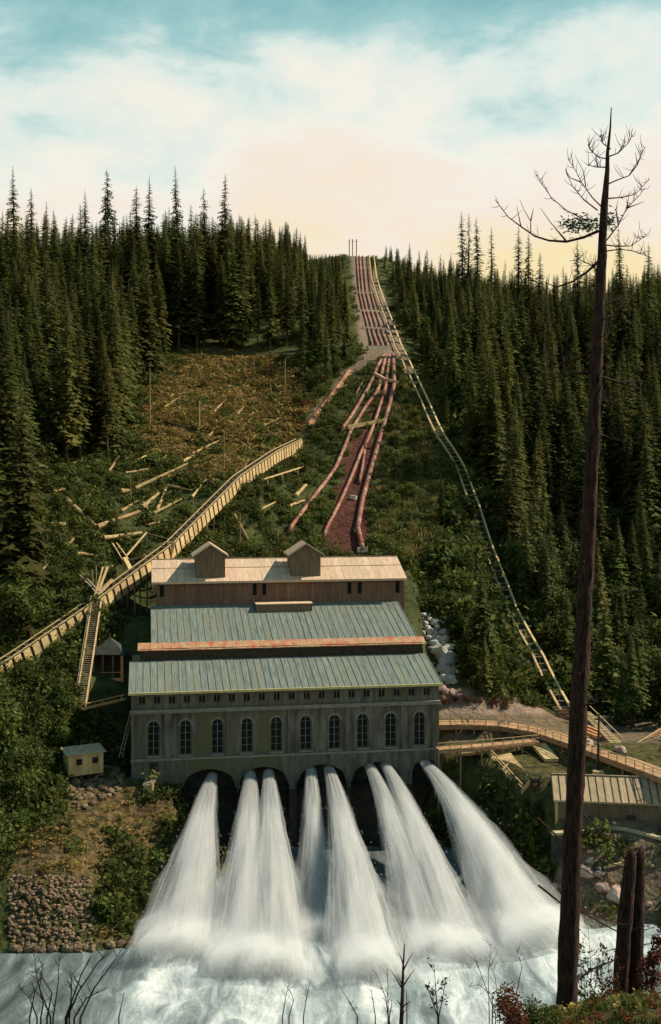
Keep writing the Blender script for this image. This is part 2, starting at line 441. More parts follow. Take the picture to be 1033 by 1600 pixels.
# painted ground kinds (bare earth, red earth), from the place's own paths and cuttings, plus one bank toned for shade
def seg_d(px, py, poly):
    best = 1e9
    for (ax, ay), (bx, by) in zip(poly[:-1], poly[1:]):
        dx, dy = bx - ax, by - ay
        t = max(0, min(1, ((px - ax) * dx + (py - ay) * dy) / (dx * dx + dy * dy + 1e-9)))
        best = min(best, math.hypot(px - ax - t * dx, py - ay - t * dy))
    return best
def inside(px, py, poly):
    r = False
    for (ax, ay), (bx, by) in zip(poly, poly[1:] + poly[:1]):
        if (ay > py) != (by > py) and px < (bx - ax) * (py - ay) / (by - ay) + ax: r = not r
    return r

xs = np.concatenate([[-4000, -2200, -1200, -700, -520], np.arange(-428, -130, 6.0), np.arange(-130, 130.1, 2.0), np.arange(136, 430, 6.0), [520, 700, 1200, 2200, 4000]])
ys = np.concatenate([[-2500, -1200, -500, -200], np.arange(-68, 130, 4.0), np.arange(130, 380, 2.0), np.arange(380, 860, 5.0), [1000, 1500, 2500, 5000]])
verts, earth = [], []
clearing = [(222, 690), (238, 610), (300, 548), (400, 548), (462, 590), (472, 650), (455, 690), (380, 745), (300, 742), (235, 712)]
corridor = [(545, 392), (570, 392), (632, 545), (632, 570), (560, 562)]
bench = [(480, 665), (545, 585), (590, 556), (640, 575)]
trench = [(548, 690), (598, 600), (608, 600), (588, 665), (572, 790), (575, 866), (500, 866)]
for x in xs:
    for y in ys:
        cx_, cy_ = min(max(x, GX0), -GX0), min(max(y, -68), 858)
        z = gz(cx_, cy_)
        if cx_ != x or cy_ != y: z = z + (-0.02 if y > 858 else 0.0) * (y - cy_) + (20 if abs(x) > 600 else 0)
        verts.append((x, y, z))
        e = r_ = p_ = 0.0
        if y > 120 and abs(x) < 140 and y < 540:
            px, py = pix((x, y, z))
            if inside(px + R.gauss(0, 13), py + R.gauss(0, 9), clearing): e = 0.75
            if inside(px, py, corridor): e, p_ = 1.0, 0.45
            if seg_d(px, py, bench) < 9: e, p_ = 1.0, 0.3
            if inside(px, py, trench): e, r_ = 1.0, 1.0
            if 685 < px < 850 and 1084 < py < 1117 and y > 190: e, r_, p_ = 1.0, 0.35, 0.6
            if inside(px, py, [(685, 1117), (1040, 1117), (1040, 1262), (862, 1255), (745, 1196), (685, 1186)]): e, p_ = (0.8, 0.2) if py < 1160 else (0.45, 0.0)
            if 860 < px < 1040 and 1280 < py < 1450: e, p_ = 0.9, 0.25
            if px < 270 and 1225 < py < 1372: e = 0.95
            if inside(px, py, [(200, 1335), (285, 1250), (300, 1300), (235, 1480), (150, 1490), (150, 1372)]): e = 0.6  # earth tone standing in for the bank's shade and dark plants
        if y < 60 and x > 3: e, r_ = 0.25, 0.1
        earth.append((e, r_, p_, 1.0))
nx_, ny_ = len(xs), len(ys)
faces = [(i * ny_ + j, (i + 1) * ny_ + j, (i + 1) * ny_ + j + 1, i * ny_ + j + 1) for i in range(nx_ - 1) for j in range(ny_ - 1)]
me = bpy.data.meshes.new('ground')
me.from_pydata(verts, [], faces)
at = me.attributes.new('earth', 'FLOAT_COLOR', 'POINT')
at.data.foreach_set('color', np.array(earth, dtype=np.float32).ravel())
me.polygons.foreach_set('use_smooth', [True] * len(faces))
gm = bpy.data.materials.new('hillside_ground'); gm.use_nodes = True
n_, l_ = gm.node_tree.nodes, gm.node_tree.links
bs = n_['Principled BSDF']; bs.inputs['Roughness'].default_value = 0.95; bs.inputs['Specular IOR Level'].default_value = 0.1
tc = n_.new('ShaderNodeTexCoord')
def noise_ramp(scale, c1, c2, p1=0.35, p2=0.68, detail=6):
    t = n_.new('ShaderNodeTexNoise'); t.inputs['Scale'].default_value = scale; t.inputs['Detail'].default_value = detail; t.inputs['Roughness'].default_value = 0.65
    l_.new(tc.outputs['Object'], t.inputs['Vector'])
    r = n_.new('ShaderNodeValToRGB'); r.color_ramp.elements[0].position = p1; r.color_ramp.elements[1].position = p2
    r.color_ramp.elements[0].color = (*c1, 1); r.color_ramp.elements[1].color = (*c2, 1)
    l_.new(t.outputs['Fac'], r.inputs[0]); return r.outputs[0]
def mixc(f, a, b):
    m = n_.new('ShaderNodeMixRGB'); l_.new(f, m.inputs[0]); l_.new(a, m.inputs[1]); l_.new(b, m.inputs[2]); return m.outputs[0]
green = noise_ramp(0.45, (0.028, 0.034, 0.011), (0.085, 0.092, 0.026))
brown = noise_ramp(0.9, (0.035, 0.023, 0.011), (0.22, 0.135, 0.055), 0.40, 0.68)
red = noise_ramp(0.8, (0.045, 0.016, 0.011), (0.125, 0.048, 0.03))
pink = noise_ramp(0.6, (0.30, 0.20, 0.15), (0.46, 0.34, 0.26))
av = n_.new('ShaderNodeAttribute'); av.attribute_name = 'earth'
sp = n_.new('ShaderNodeSeparateColor'); l_.new(av.outputs['Color'], sp.inputs[0])
brk = noise_ramp(0.5, (0.25, 0.25, 0.25), (1, 1, 1), 0.32, 0.55)
mm = n_.new('ShaderNodeMath'); mm.operation = 'MULTIPLY'; l_.new(sp.outputs[0], mm.inputs[0]); l_.new(brk, mm.inputs[1])
c = mixc(mm.outputs[0], green, brown); c = mixc(sp.outputs[1], c, red); c = mixc(sp.outputs[2], c, pink)
l_.new(c, bs.inputs['Base Color'])
bt = n_.new('ShaderNodeTexNoise'); bt.inputs['Scale'].default_value = 1.6; bt.inputs['Detail'].default_value = 6; l_.new(tc.outputs['Object'], bt.inputs['Vector'])
bn = n_.new('ShaderNodeBump'); bn.inputs['Strength'].default_value = 0.9; bn.inputs['Distance'].default_value = 0.5
l_.new(bt.outputs['Fac'], bn.inputs['Height']); l_.new(bn.outputs[0], bs.inputs['Normal'])
me.materials.append(gm)
ground = bpy.data.objects.new('ground', me); COL.objects.link(ground)
ground['kind'] = 'structure'; ground['label'] = 'steep green and brown hillsides on both banks of the river'

# ------------------------------------------------------------------ jets' paths (also used for the foam on the river)
JETS = [  # start pixel x, opening height w, end pixel (x, y, Y), end radius
    (333, 11.4, (285, 1476, 143.5), 3.9, 1.0), (392, 11.5, (385, 1495, 140.0), 3.6, 1.0), (421, 11.6, (432, 1500, 139.0), 3.2, 1.0),
    (487, 11.8, (494, 1440, 150.0), 2.1, 0.62), (515, 11.8, (573, 1500, 139.0), 3.3, 1.0), (578, 12.0, (668, 1470, 144.0), 2.9, 0.9),
    (603, 12.0, (712, 1478, 143.0), 2.9, 0.75), (663, 12.2, (822, 1462, 146.0), 4.4, 1.0)]
def jet_paths():
    out = []
    for px, w, (ex, ey, eY), r, dens in JETS:
        s = B(u_at(px, -0.3), 0.9, w); e = P(ex, ey, eY); e.z = -0.2
        pts = []
        for k in range(15):
            t = k / 14
            p = s.lerp(e, t); p.z = s.z + (e.z - s.z) * (0.30 * t + 0.70 * t * t)
            pts.append(p)
        out.append((pts, r, dens))
    return out
JP = jet_paths()

# ------------------------------------------------------------------ river
wx = np.concatenate([[-3500, -1200, -500, -250, -130], np.arange(-80, 80.1, 0.8), [130, 250, 500, 1200, 3500]])
wy = np.arange(96, 180, 0.8)
WX, WY = np.meshgrid(wx, wy, indexing='ij')
foam = np.zeros(WX.shape)
for pts, r, dens in JP:
    e = pts[-1]; dirv = (pts[-1] - pts[-4]); dirv.z = 0; dirv.normalize()
    al = (WX - e.x) * dirv.x + (WY - e.y) * dirv.y; ac = (WX - e.x) * -dirv.y + (WY - e.y) * dirv.x
    wdt = r * 0.95 + np.clip(al, 0, 60) * 0.10
    foam = np.maximum(foam, (0.35 + 0.5 * dens) * np.exp(-(ac / wdt) ** 2) * np.where(al > 0, np.exp(-al / 55), np.exp(-(al / 7.0) ** 2)))
foam = np.maximum(foam, 0.30 * np.exp(-((WX - 32) / 20) ** 2 - ((WY - 143) / 10) ** 2) * 2.0)
wz = foam * (vnoise(WX, WY, 3.3, 21) * 1.6 + vnoise(WX, WY, 1.5, 22) * 1.2) + vnoise(WX, WY, 4.0, 23) * 0.12
wv = np.stack([WX.ravel(), WY.ravel(), wz.ravel()], 1)
nyw = len(wy)
wf = [(i * nyw + j, (i + 1) * nyw + j, (i + 1) * nyw + j + 1, i * nyw + j + 1) for i in range(len(wx) - 1) for j in range(nyw - 1)]
me = bpy.data.meshes.new('river'); me.from_pydata(wv.tolist(), [], wf)
at = me.attributes.new('foam', 'FLOAT', 'POINT'); at.data.foreach_set('value', foam.ravel().astype(np.float32))
me.polygons.foreach_set('use_smooth', [True] * len(wf))
rm = bpy.data.materials.new('churning_river_water'); rm.use_nodes = True
n_, l_ = rm.node_tree.nodes, rm.node_tree.links
bs = n_['Principled BSDF']
tc = n_.new('ShaderNodeTexCoord'); mp = n_.new('ShaderNodeMapping'); mp.inputs['Scale'].default_value = (0.42, 0.11, 0.3); mp.inputs['Rotation'].default_value = (0, 0, 0.0)
l_.new(tc.outputs['Object'], mp.inputs[0])
t1 = n_.new('ShaderNodeTexNoise'); t1.inputs['Scale'].default_value = 1.0; t1.inputs['Detail'].default_value = 7; t1.inputs['Roughness'].default_value = 0.65; t1.inputs['Distortion'].default_value = 0.8
l_.new(mp.outputs[0], t1.inputs['Vector'])
fa = n_.new('ShaderNodeAttribute'); fa.attribute_name = 'foam'
sc_ = n_.new('ShaderNodeMath'); sc_.operation = 'MULTIPLY'; sc_.inputs[1].default_value = 1.15
l_.new(t1.outputs['Fac'], sc_.inputs[0])
ad = n_.new('ShaderNodeMath'); ad.operation = 'MULTIPLY_ADD'; ad.inputs[1].default_value = 0.52
l_.new(fa.outputs['Fac'], ad.inputs[0]); l_.new(sc_.outputs[0], ad.inputs[2])
rp = n_.new('ShaderNodeValToRGB'); e = rp.color_ramp.elements
e[0].position = 0.42; e[0].color = (0.05, 0.06, 0.058, 1); e[1].position = 0.97; e[1].color = (0.62, 0.64, 0.60, 1)
x_ = rp.color_ramp.elements.new(0.64); x_.color = (0.135, 0.165, 0.162, 1)
x_ = rp.color_ramp.elements.new(0.82); x_.color = (0.34, 0.385, 0.37, 1)
l_.new(ad.outputs[0], rp.inputs[0]); l_.new(rp.outputs[0], bs.inputs['Base Color'])
bs.inputs['Roughness'].default_value = 0.7; bs.inputs['Specular IOR Level'].default_value = 0.15
bt = n_.new('ShaderNodeTexNoise'); bt.inputs['Scale'].default_value = 2.2; bt.inputs['Detail'].default_value = 6; l_.new(tc.outputs['Object'], bt.inputs['Vector'])
bn = n_.new('ShaderNodeBump'); bn.inputs['Strength'].default_value = 0.5; bn.inputs['Distance'].default_value = 0.25
l_.new(bt.outputs['Fac'], bn.inputs['Height']); l_.new(bn.outputs[0], bs.inputs['Normal'])
me.materials.append(rm)
river = bpy.data.objects.new('river', me); COL.objects.link(river)
river['kind'] = 'structure'; river['label'] = 'churning foam-white and teal river below the power house'
# ------------------------------------------------------------------ power house
LEN = 48.2
def arch_wall(mb, u0, u1, w0, w1, v, depth, opens, T=B, seg=10):
    """A wall face between u0..u1, w0..w1 with openings (centre, half width, sill, spring, rise), with reveals."""
    edges = [u0]
    for c, h, si, spg, ri in opens:
        edges += [c - h, c + h]
    edges.append(u1)
    def q(a, b, c0, c1):
        if b - a > 1e-4 and c1 - c0 > 1e-4:
            mb.add([T(a, v, c0), T(b, v, c0), T(b, v, c1), T(a, v, c1)], [(0, 1, 2, 3)])
    for k in range(0, len(edges), 2): q(edges[k], edges[k + 1], w0, w1)
    for c, h, si, spg, ri in opens:
        q(c - h, c + h, w0, si)
        n = seg if ri > 0 else 1
        pr = [(c - h + 2 * h * k / n, spg + ri * math.sqrt(max(0, 1 - (2.0 * k / n - 1) ** 2))) for k in range(n + 1)]
        vs, fs = [], []
        for (uu, ww) in pr: vs += [T(uu, v, ww), T(uu, v, w1), T(uu, v + depth, ww)]
        for k in range(n):
            a, b = 3 * k, 3 * (k + 1)
            fs += [(a, b, b + 1, a + 1), (a + 2, b + 2, b, a)]
        mb.add(vs, fs)
        for s, uu in ((1, c - h), (-1, c + h)):
            p = [T(uu, v, si), T(uu, v + depth, si), T(uu, v + depth, spg), T(uu, v, spg)]
            mb.add(p, [(0, 1, 2, 3) if s > 0 else (3, 2, 1, 0)])
        if si > w0 + 0.01: mb.add([T(c - h, v, si), T(c + h, v, si), T(c + h, v + depth, si), T(c - h, v + depth, si)], [(0, 1, 2, 3)])

ph = thing('power_house', 'long grey stone power house with teal metal roofs above the water jets', 'power house', B(0, 0, 0), TH)
ARCH = [(u_at(327), 4.3), (u_at(412), 4.0), (u_at(503), 4.0), (u_at(588), 4.1), (u_at(666), 2.3)]
base = MB()
arch_wall(base, 0, LEN, 8.9, 14.3, 0, 2.6, [(c, h, 8.9, 12.55 - h * 0.74, h * 0.74) for c, h in ARCH])
wet = MB(); arch_wall(wet, 0, LEN, -4, 8.9, 0.0, 2.6, [(c, h, -4, 8.9, 0) for c, h in ARCH])  # lower piers toned dark: shade of the outlet gaps put into the stone
wet.build('shade_pier_wall', M_['dark_stone'], ph)
for u in (0, LEN): base.add([B(u, 0, -4), B(u, 26, -4), B(u, 26, 14.3), B(u, 0, 14.3)], [(0, 1, 2, 3)])
base.build('foundation_wall', M_['stone'], ph)
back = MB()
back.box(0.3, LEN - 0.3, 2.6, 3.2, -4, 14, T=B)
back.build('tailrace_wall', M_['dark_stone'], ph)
for c, h in ARCH:                                            # the voussoir rings, standing a little proud
    rg = MB(); rise = h * 0.74; spg = 12.55 - rise
    n = 14; vs, fs = [], []
    for k in range(n + 1):
        a = math.pi * (1 - k / n)
        for rr, vv in ((1.0, 0.0), (1.0, -0.09), (1.12, -0.09), (1.12, 0.0)):
            vs.append(B(c + h * rr * math.cos(a), vv, spg + rise * (rr + (0.03 if rr > 1 else 0)) * math.sin(a)))
    for k in range(n):
        for j in range(3): fs.append((4 * k + j, 4 * k + 4 + j, 4 * k + 5 + j, 4 * k + 1 + j))
    rg.add(vs, fs); rg.build('tailrace_arch', M_['stone'], ph)

WPX = [240, 290, 340, 386, 432, 478, 523, 567, 611, 656]
WU = [u_at(p, 0.3) for p in WPX]
bays = [(u_at(211), u_at(257)), (u_at(268), u_at(354)), (u_at(365), u_at(450)), (u_at(459), u_at(541)), (u_at(549), u_at(627)), (u_at(637), u_at(676))]
mid = MB()
arch_wall(mid, 0.02, LEN - 0.02, 14.3, 21.6, 0.34, 0.45, [(u, 0.93, 14.75, 19.25, 0.93) for u in WU])
for u in (0.02, LEN - 0.02): mid.add([B(u, 0.34, 14.3), B(u, 26, 14.3), B(u, 26, 24.9), B(u, 0.34, 24.9)], [(0, 1, 2, 3)])
mid.box(0.05, LEN - 0.05, 10.4, 11.0, 14.3, 28.6, T=B)
mid.build('wall', M_['stone'], ph)
edges = [0.0] + [e for b in bays for e in b] + [LEN]
for k in range(0, len(edges), 2):
    m = MB(); m.box(edges[k], edges[k + 1], 0.0, 0.335, 14.42, 21.35, T=B); m.build('pilaster', M_['stone'], ph)
m = MB(); m.box(-0.1, LEN + 0.1, -0.14, 0.33, 14.12, 14.42, T=B); m.build('sill_course', M_['stone_trim'], ph)
m = MB(); m.box(-0.12, LEN + 0.12, -0.22, 0.33, 21.35, 21.62, T=B); m.box(-0.2, LEN + 0.2, -0.34, 0.33, 21.62, 21.95, T=B); m.build('cornice', M_['stone_trim'], ph)
att = MB()
AU = [u_at(p) for p in np.linspace(222, 667, 20)]
arch_wall(att, 0.0, LEN, 21.95, 24.9, 0.1, 0.35, [(u, 0.5, 22.75, 23.95, 0) for u in AU])
att.build('attic_wall', M_['stone'], ph)

def window_meshes(h, si, spg, rise, z0=0.0):
    fr, pn = MB(), MB()
    T = lambda u, v, w: Vector((u, v, w))
    n = 12
    top = [(h * math.cos(math.pi * (1 - k / n)), spg + rise * math.sin(math.pi * k / n)) for k in range(n + 1)] if rise else [(-h, spg), (h, spg)]
    pn.add([T(-h, 0.12, si)] + [T(a, 0.12, b) for a, b in top] + [T(h, 0.12, si)], [tuple(range(len(top) + 1, -1, -1))])
    ring = [(-h, si)] + top + [(h, si)]
    k_in = 0.86
    cw_ = (si + spg) / 2
    vs, fs = [], []
    for a, b in ring:
        ia = a * 0.88
        ib = cw_ + (b - cw_) * (0.955 if rise else 0.88)
        vs += [T(a, 0.0, b), T(ia, 0.0, ib), T(ia, 0.1, ib)]
    m_ = len(ring)
    for k in range(m_):
        a, b = 3 * k, 3 * ((k + 1) % m_)
        fs += [(a, b, b + 1, a + 1), (a + 1, b + 1, b + 2, a + 2)]
    fr.add(vs, fs)
    mu = MB()
    mu.box(-0.05, 0.05, 0.02, 0.1, si, spg + rise * 0.96)
    if rise:
        for w in np.linspace(si, spg, 5)[1:]: mu.box(-h * 0.9, h * 0.9, 0.03, 0.09, w - 0.03, w + 0.03)
    return fr.mesh('window_frame', M_['sash']), pn.mesh('window_pane', M_['glass']), mu.mesh('mullion', M_['sash'])
big = window_meshes(0.9, 14.78, 19.25, 0.9)
sml = window_meshes(0.48, 22.77, 23.93, 0)
sill = MB(); sill.box(-1.1, 1.1, -0.48, -0.02, 14.5, 14.76); sill_me = sill.mesh('window_sill', M_['stone_trim'])
hood = MB(); vs, fs = [], []
for k in range(13):
    a = math.pi * (1 - k / 12)
    for rr, vv in ((0.95, -0.3), (0.95, -0.36), (1.14, -0.36), (1.14, -0.3)): vs.append(Vector((rr * math.cos(a), vv, 19.25 + rr * math.sin(a))))
for k in range(12):
    for j in range(3): fs.append((4 * k + j, 4 * k + 4 + j, 4 * k + 5 + j, 4 * k + 1 + j))
hood.add(vs, fs); hood_me = hood.mesh('window_arch', M_['stone_trim'])
for u in WU:
    f = place('window', big[0], ph, Matrix.Translation((u, 0.66, 0)))
    place('pane', big[1], f); place('mullion', big[2], f); place('sill', sill_me, f); place('arch_hood', hood_me, f)
for u in AU:
    f = place('attic_window', sml[0], ph, Matrix.Translation((u, 0.33, 0)))
    place('pane', sml[1], f); place('mullion', sml[2], f)
m = MB(); m.box(u_at(233), u_at(247), -0.06, 0.0 - 0.002, 11.9, 13.9, T=B); m.build('door', M_['wood_dark'], ph)

def pitched(name, u0, u1, v0, w0, v1, w1, n, thick, mt, seam_mt, parent, sheet='roof_sheet', T=B, seam=0.07):
    """A roof slope of n sheets laid side by side, each its own part, with standing seams between them."""
    du = (u1 - u0) / n
    for k in range(n):
        m = MB(); a, b = u0 + k * du + 0.012, u0 + (k + 1) * du - 0.012
        j = R.uniform(-0.02, 0.02); e = R.uniform(-0.05, 0.05)
        lo0, lo1 = Vector((v0 + e, w0 + j)), Vector((v1, w1 + j))
        m.hexa([T(a, lo0.x, lo0.y), T(b, lo0.x, lo0.y), T(b, lo1.x, lo1.y), T(a, lo1.x, lo1.y),
                T(a, lo0.x, lo0.y + thick), T(b, lo0.x, lo0.y + thick), T(b, lo1.x, lo1.y + thick), T(a, lo1.x, lo1.y + thick)])
        m.build(sheet, mt, parent)
    if seam_mt:
        m = MB()
        for k in range(n + 1):
            c = u0 + k * du
            h0, h1 = w0 + thick, w1 + thick
            m.hexa([T(c - seam / 2, v0, h0), T(c + seam / 2, v0, h0), T(c + seam / 2, v1, h1), T(c - seam / 2, v1, h1),
                    T(c - seam / 2, v0, h0 + 0.09), T(c + seam / 2, v0, h0 + 0.09), T(c + seam / 2, v1, h1 + 0.09), T(c - seam / 2, v1, h1 + 0.09)])
        o = m.build('roof_seam', seam_mt, parent); o['kind'] = 'stuff'
pitched('lower', -0.35, LEN + 0.35, -0.85, 24.62, 10.3, 27.55, 44, 0.16, M_['roof_teal'], M_['roof_seam'], ph)
m = MB(); m.box(-0.42, LEN + 0.42, -1.12, -0.86, 24.45, 24.80, T=B); m.build('gutter', M_['eave'], ph)
m = MB(); m.box(1.3, LEN - 0.2, 10.3, 10.45, 27.4, 29.6, T=B); m.build('clerestory_wall', M_['wood_dark'], ph)  # dark colour stands for the shadow under the iron strip
m = MB(); n = 24
pitched('strip', 0.9, LEN + 0.35, 10.1, 29.28, 11.7, 30.25, 24, 0.12, M_['strip'], None, ph, sheet='iron_sheet')
pitched('upper', 3.1, LEN - 0.7, 11.5, 30.0, 27.4, 34.28, 40, 0.16, M_['roof_teal'], M_['roof_seam'], ph)
for u, s in ((3.1, 'l'), (LEN - 0.7, 'r')):
    m = MB(); m.add([B(u, 10.5, 24), B(u, 27.4, 24), B(u, 27.4, 34.27), B(u, 11.5, 29.98), B(u, 10.5, 29.3)], [(0, 1, 2, 3, 4)]); m.build('gable_wall', M_['board'], ph)
# box-like curb on the upper roof, in front of the timber house
m = MB(); cu0, cu1 = u_at(401, 23.6), u_at(488, 23.6)
m.box(cu0, cu1, 23.6, 26.9, 33.2, 34.72, T=B); cb = m.build('roof_hatch', M_['board'], ph)
m = MB(); m.box(cu0 - 0.1, cu1 + 0.1, 23.45, 26.95, 34.73, 34.86, T=B); m.build('hatch_lid', M_['roof_wood'], cb)

# ------------------------------------------------------------------ timber transformer house behind the power house roof
th = thing('timber_house', 'long reddish board house with pale roof and two gabled cupolas behind the power house', 'timber building', B(4.2, 27.5, 30), TH)
TU0, TU1, TV0, TV1 = u_at(246, 27.5), u_at(632, 27.5), 27.5, 43.0
m = MB(); m.box(TU0, TU1, TV0 + 0.06, TV1, 29.0, 38.9, T=B)
pk = 41.8; vm = (TV0 + TV1) / 2
for u in (TU0, TU1): m.add([B(u, TV0 + 0.06, 38.85), B(u, TV1, 38.85), B(u, vm, pk)], [(0, 1, 2)])
m.build('wall', M_['board_red'], th)
nb = 62; du = (TU1 - TU0) / nb
bm_, i = [], 0
for k in range(nb):
    m = MB(); j = R.uniform(0, 0.03)
    m.box(TU0 + k * du + 0.014, TU0 + (k + 1) * du - 0.014, TV0 - 0.03 - j, TV0 + 0.055, 33.6 + R.uniform(-0.06, 0.06), 38.8, T=B); m.build('plank', M_['board_red'], th)
for px in (253, 398, 413, 546, 562, 621):
    c = u_at(px, TV0); f = MB()
    for a, b, w0, w1 in ((-0.48, -0.36, 35.95, 38.0), (0.36, 0.48, 35.95, 38.0), (-0.48, 0.48, 35.8, 35.95), (-0.48, 0.48, 38.0, 38.12)):
        f.box(c + a, c + b, TV0 - 0.14, TV0 - 0.07, w0, w1, T=B)
    fo = f.build('window', M_['board'], th)
    g = MB(); g.box(c - 0.36, c + 0.36, TV0 - 0.1, TV0 - 0.075, 35.95, 38.0, T=B); g.build('pane', M_['glass'], fo)
TR0, TR1 = u_at(237, 26.7), u_at(636, 26.7)
sl = (pk - 38.85) / (vm - TV0)
pitched('front', TR0, TR1, TV0 - 0.85, 38.85 - 0.85 * sl, vm, pk, 40, 0.13, M_['roof_wood'], None, th, sheet='roof_plank')
m = MB(); m.hexa([B(TR0, vm, pk), B(TR1, vm, pk), B(TR1, TV1 + 0.8, 38.5), B(TR0, TV1 + 0.8, 38.5), B(TR0, vm, pk + 0.13), B(TR1, vm, pk + 0.13), B(TR1, TV1 + 0.8, 38.63), B(TR0, TV1 + 0.8, 38.63)]); m.build('roof_slope', M_['roof_wood'], th)
m = MB(); m.box(TR0, TR1, TV0 - 0.93, TV0 - 0.86, 38.28, 38.66, T=B); m.build('eave_board', M_['roof_wood'], th)
m = MB(); m.box(TR0, TR1, vm - 3.6, vm - 3.5, 40.52, 40.66, T=B); m.build('batten', M_['wood_old'], th)
m = MB(); m.box(TR0 - 0.05, TR1 + 0.05, vm - 0.15, vm + 0.15, pk + 0.1, pk + 0.25, T=B); m.build('ridge_board', M_['wood_old'], th)
CV0, CV1 = TV0 + 0.5, TV0 + 6.4
for p0, p1, lab in ((306, 352, 0), (455, 501, 1)):
    a, b = u_at(p0, CV0), u_at(p1, CV0); c = (a + b) / 2; we, wr = 43.35, 45.1
    m = MB()
    m.box(a, b, CV0, CV1, 38.6, we, T=B)
    for v in (CV0, CV1): m.add([B(a, v, we), B(b, v, we), B(c, v, wr)], [(0, 1, 2)])
    cup = m.build('cupola', M_['board'], th)
    n = 8; d_ = (b - a) / n; pl = MB()
    for k in range(n):
        x0, x1 = a + k * d_ + 0.02, a + (k + 1) * d_ - 0.02
        t = lambda x: we + (wr - we) * (1 - abs(x - c) / ((b - a) / 2)) - 0.05
        pl.hexa([B(x0, CV0 - 0.05, 39.3), B(x1, CV0 - 0.05, 39.3), B(x1, CV0 - 0.003, 39.3), B(x0, CV0 - 0.003, 39.3), B(x0, CV0 - 0.05, t(x0)), B(x1, CV0 - 0.05, t(x1)), B(x1, CV0 - 0.003, t(x1)), B(x0, CV0 - 0.003, t(x0))])
    pl.build('siding', M_['board'], cup)
    for s in (-1, 1):
        e = c + s * ((b - a) / 2 + 0.65); dz = (wr - we) / ((b - a) / 2) * 0.65
        m = MB(); v0, v1 = CV0 - 0.65, CV1 + 0.4
        m.hexa([B(c, v0, wr), B(e, v0, we - dz), B(e, v1, we - dz), B(c, v1, wr), B(c, v0, wr + 0.16), B(e, v0, we - dz + 0.16), B(e, v1, we - dz + 0.16), B(c, v1, wr + 0.16)])
        m.build('cupola_roof', M_['roof_wood'], cup)
        m = MB(); m.hexa([B(c, v0 - 0.05, wr - 0.12), B(e, v0 - 0.05, we - dz - 0.12), B(e, v0 - 0.004, we - dz - 0.12), B(c, v0 - 0.004, wr - 0.12), B(c, v0 - 0.05, wr + 0.19), B(e, v0 - 0.05, we - dz + 0.19), B(e, v0 - 0.004, we - dz + 0.19), B(c, v0 - 0.004, wr + 0.19)])
        m.build('barge_board', M_['roof_wood'], cup)

# ------------------------------------------------------------------ the eight water jets
jm = bpy.data.materials.new('white_water'); jm.use_nodes = True
n_, l_ = jm.node_tree.nodes, jm.node_tree.links
bs = n_['Principled BSDF']; bs.inputs['Base Color'].default_value = (0.90, 0.88, 0.82, 1); bs.inputs['Roughness'].default_value = 0.8; bs.inputs['Specular IOR Level'].default_value = 0.1
tl = n_.new('ShaderNodeBsdfTranslucent'); tl.inputs['Color'].default_value = (0.88, 0.9, 0.87, 1)
mx = n_.new('ShaderNodeMixShader'); mx.inputs[0].default_value = 0.5
l_.new(bs.outputs[0], mx.inputs[1]); l_.new(tl.outputs[0], mx.inputs[2])
tp = n_.new('ShaderNodeBsdfTransparent'); m2 = n_.new('ShaderNodeMixShader'); m2.inputs[0].default_value = 0.13
l_.new(tp.outputs[0], m2.inputs[1]); l_.new(mx.outputs[0], m2.inputs[2]); l_.new(m2.outputs[0], n_['Material Output'].inputs['Surface'])
def vol_mat(name, dens, col=(1.0, 0.99, 0.965), aniso=0.25):
    m = bpy.data.materials.new(name); m.use_nodes = True
    n, l = m.node_tree.nodes, m.node_tree.links
    n.remove(n['Principled BSDF'])
    v = n.new('ShaderNodeVolumePrincipled'); v.inputs['Density'].default_value = dens; v.inputs['Color'].default_value = (*col, 1); v.inputs['Anisotropy'].default_value = aniso
    l.new(v.outputs[0], n['Material Output'].inputs['Volume'])
    return m
SPRAY = [(0.40, vol_mat('jet_core', 1.8, aniso=0.0)), (0.62, vol_mat('jet_body', 0.7, aniso=0.0)), (0.9, vol_mat('jet_spray', 0.3, aniso=0.0)), (1.2, vol_mat('jet_edge_spray', 0.11, aniso=0.0))]
WORDS = ['leftmost white water jet landing below the dark left bank', 'second white water jet from the left, left of its touching twin',
         'third white water jet from the left, right of its touching twin', 'short thin white jet under the middle arch, dying out early',
         'fifth white water jet, right one under the middle arch', 'sixth white water jet, left one of the pair under the fourth arch',
         'seventh white water jet, between the slim sixth and the broad last jet', 'broadest rightmost water jet spreading along the right bank']
def along(pts, t):
    f = min(max(t, 0), 0.9999) * (len(pts) - 1); i = int(f)
    return pts[i].lerp(pts[i + 1], f - i)
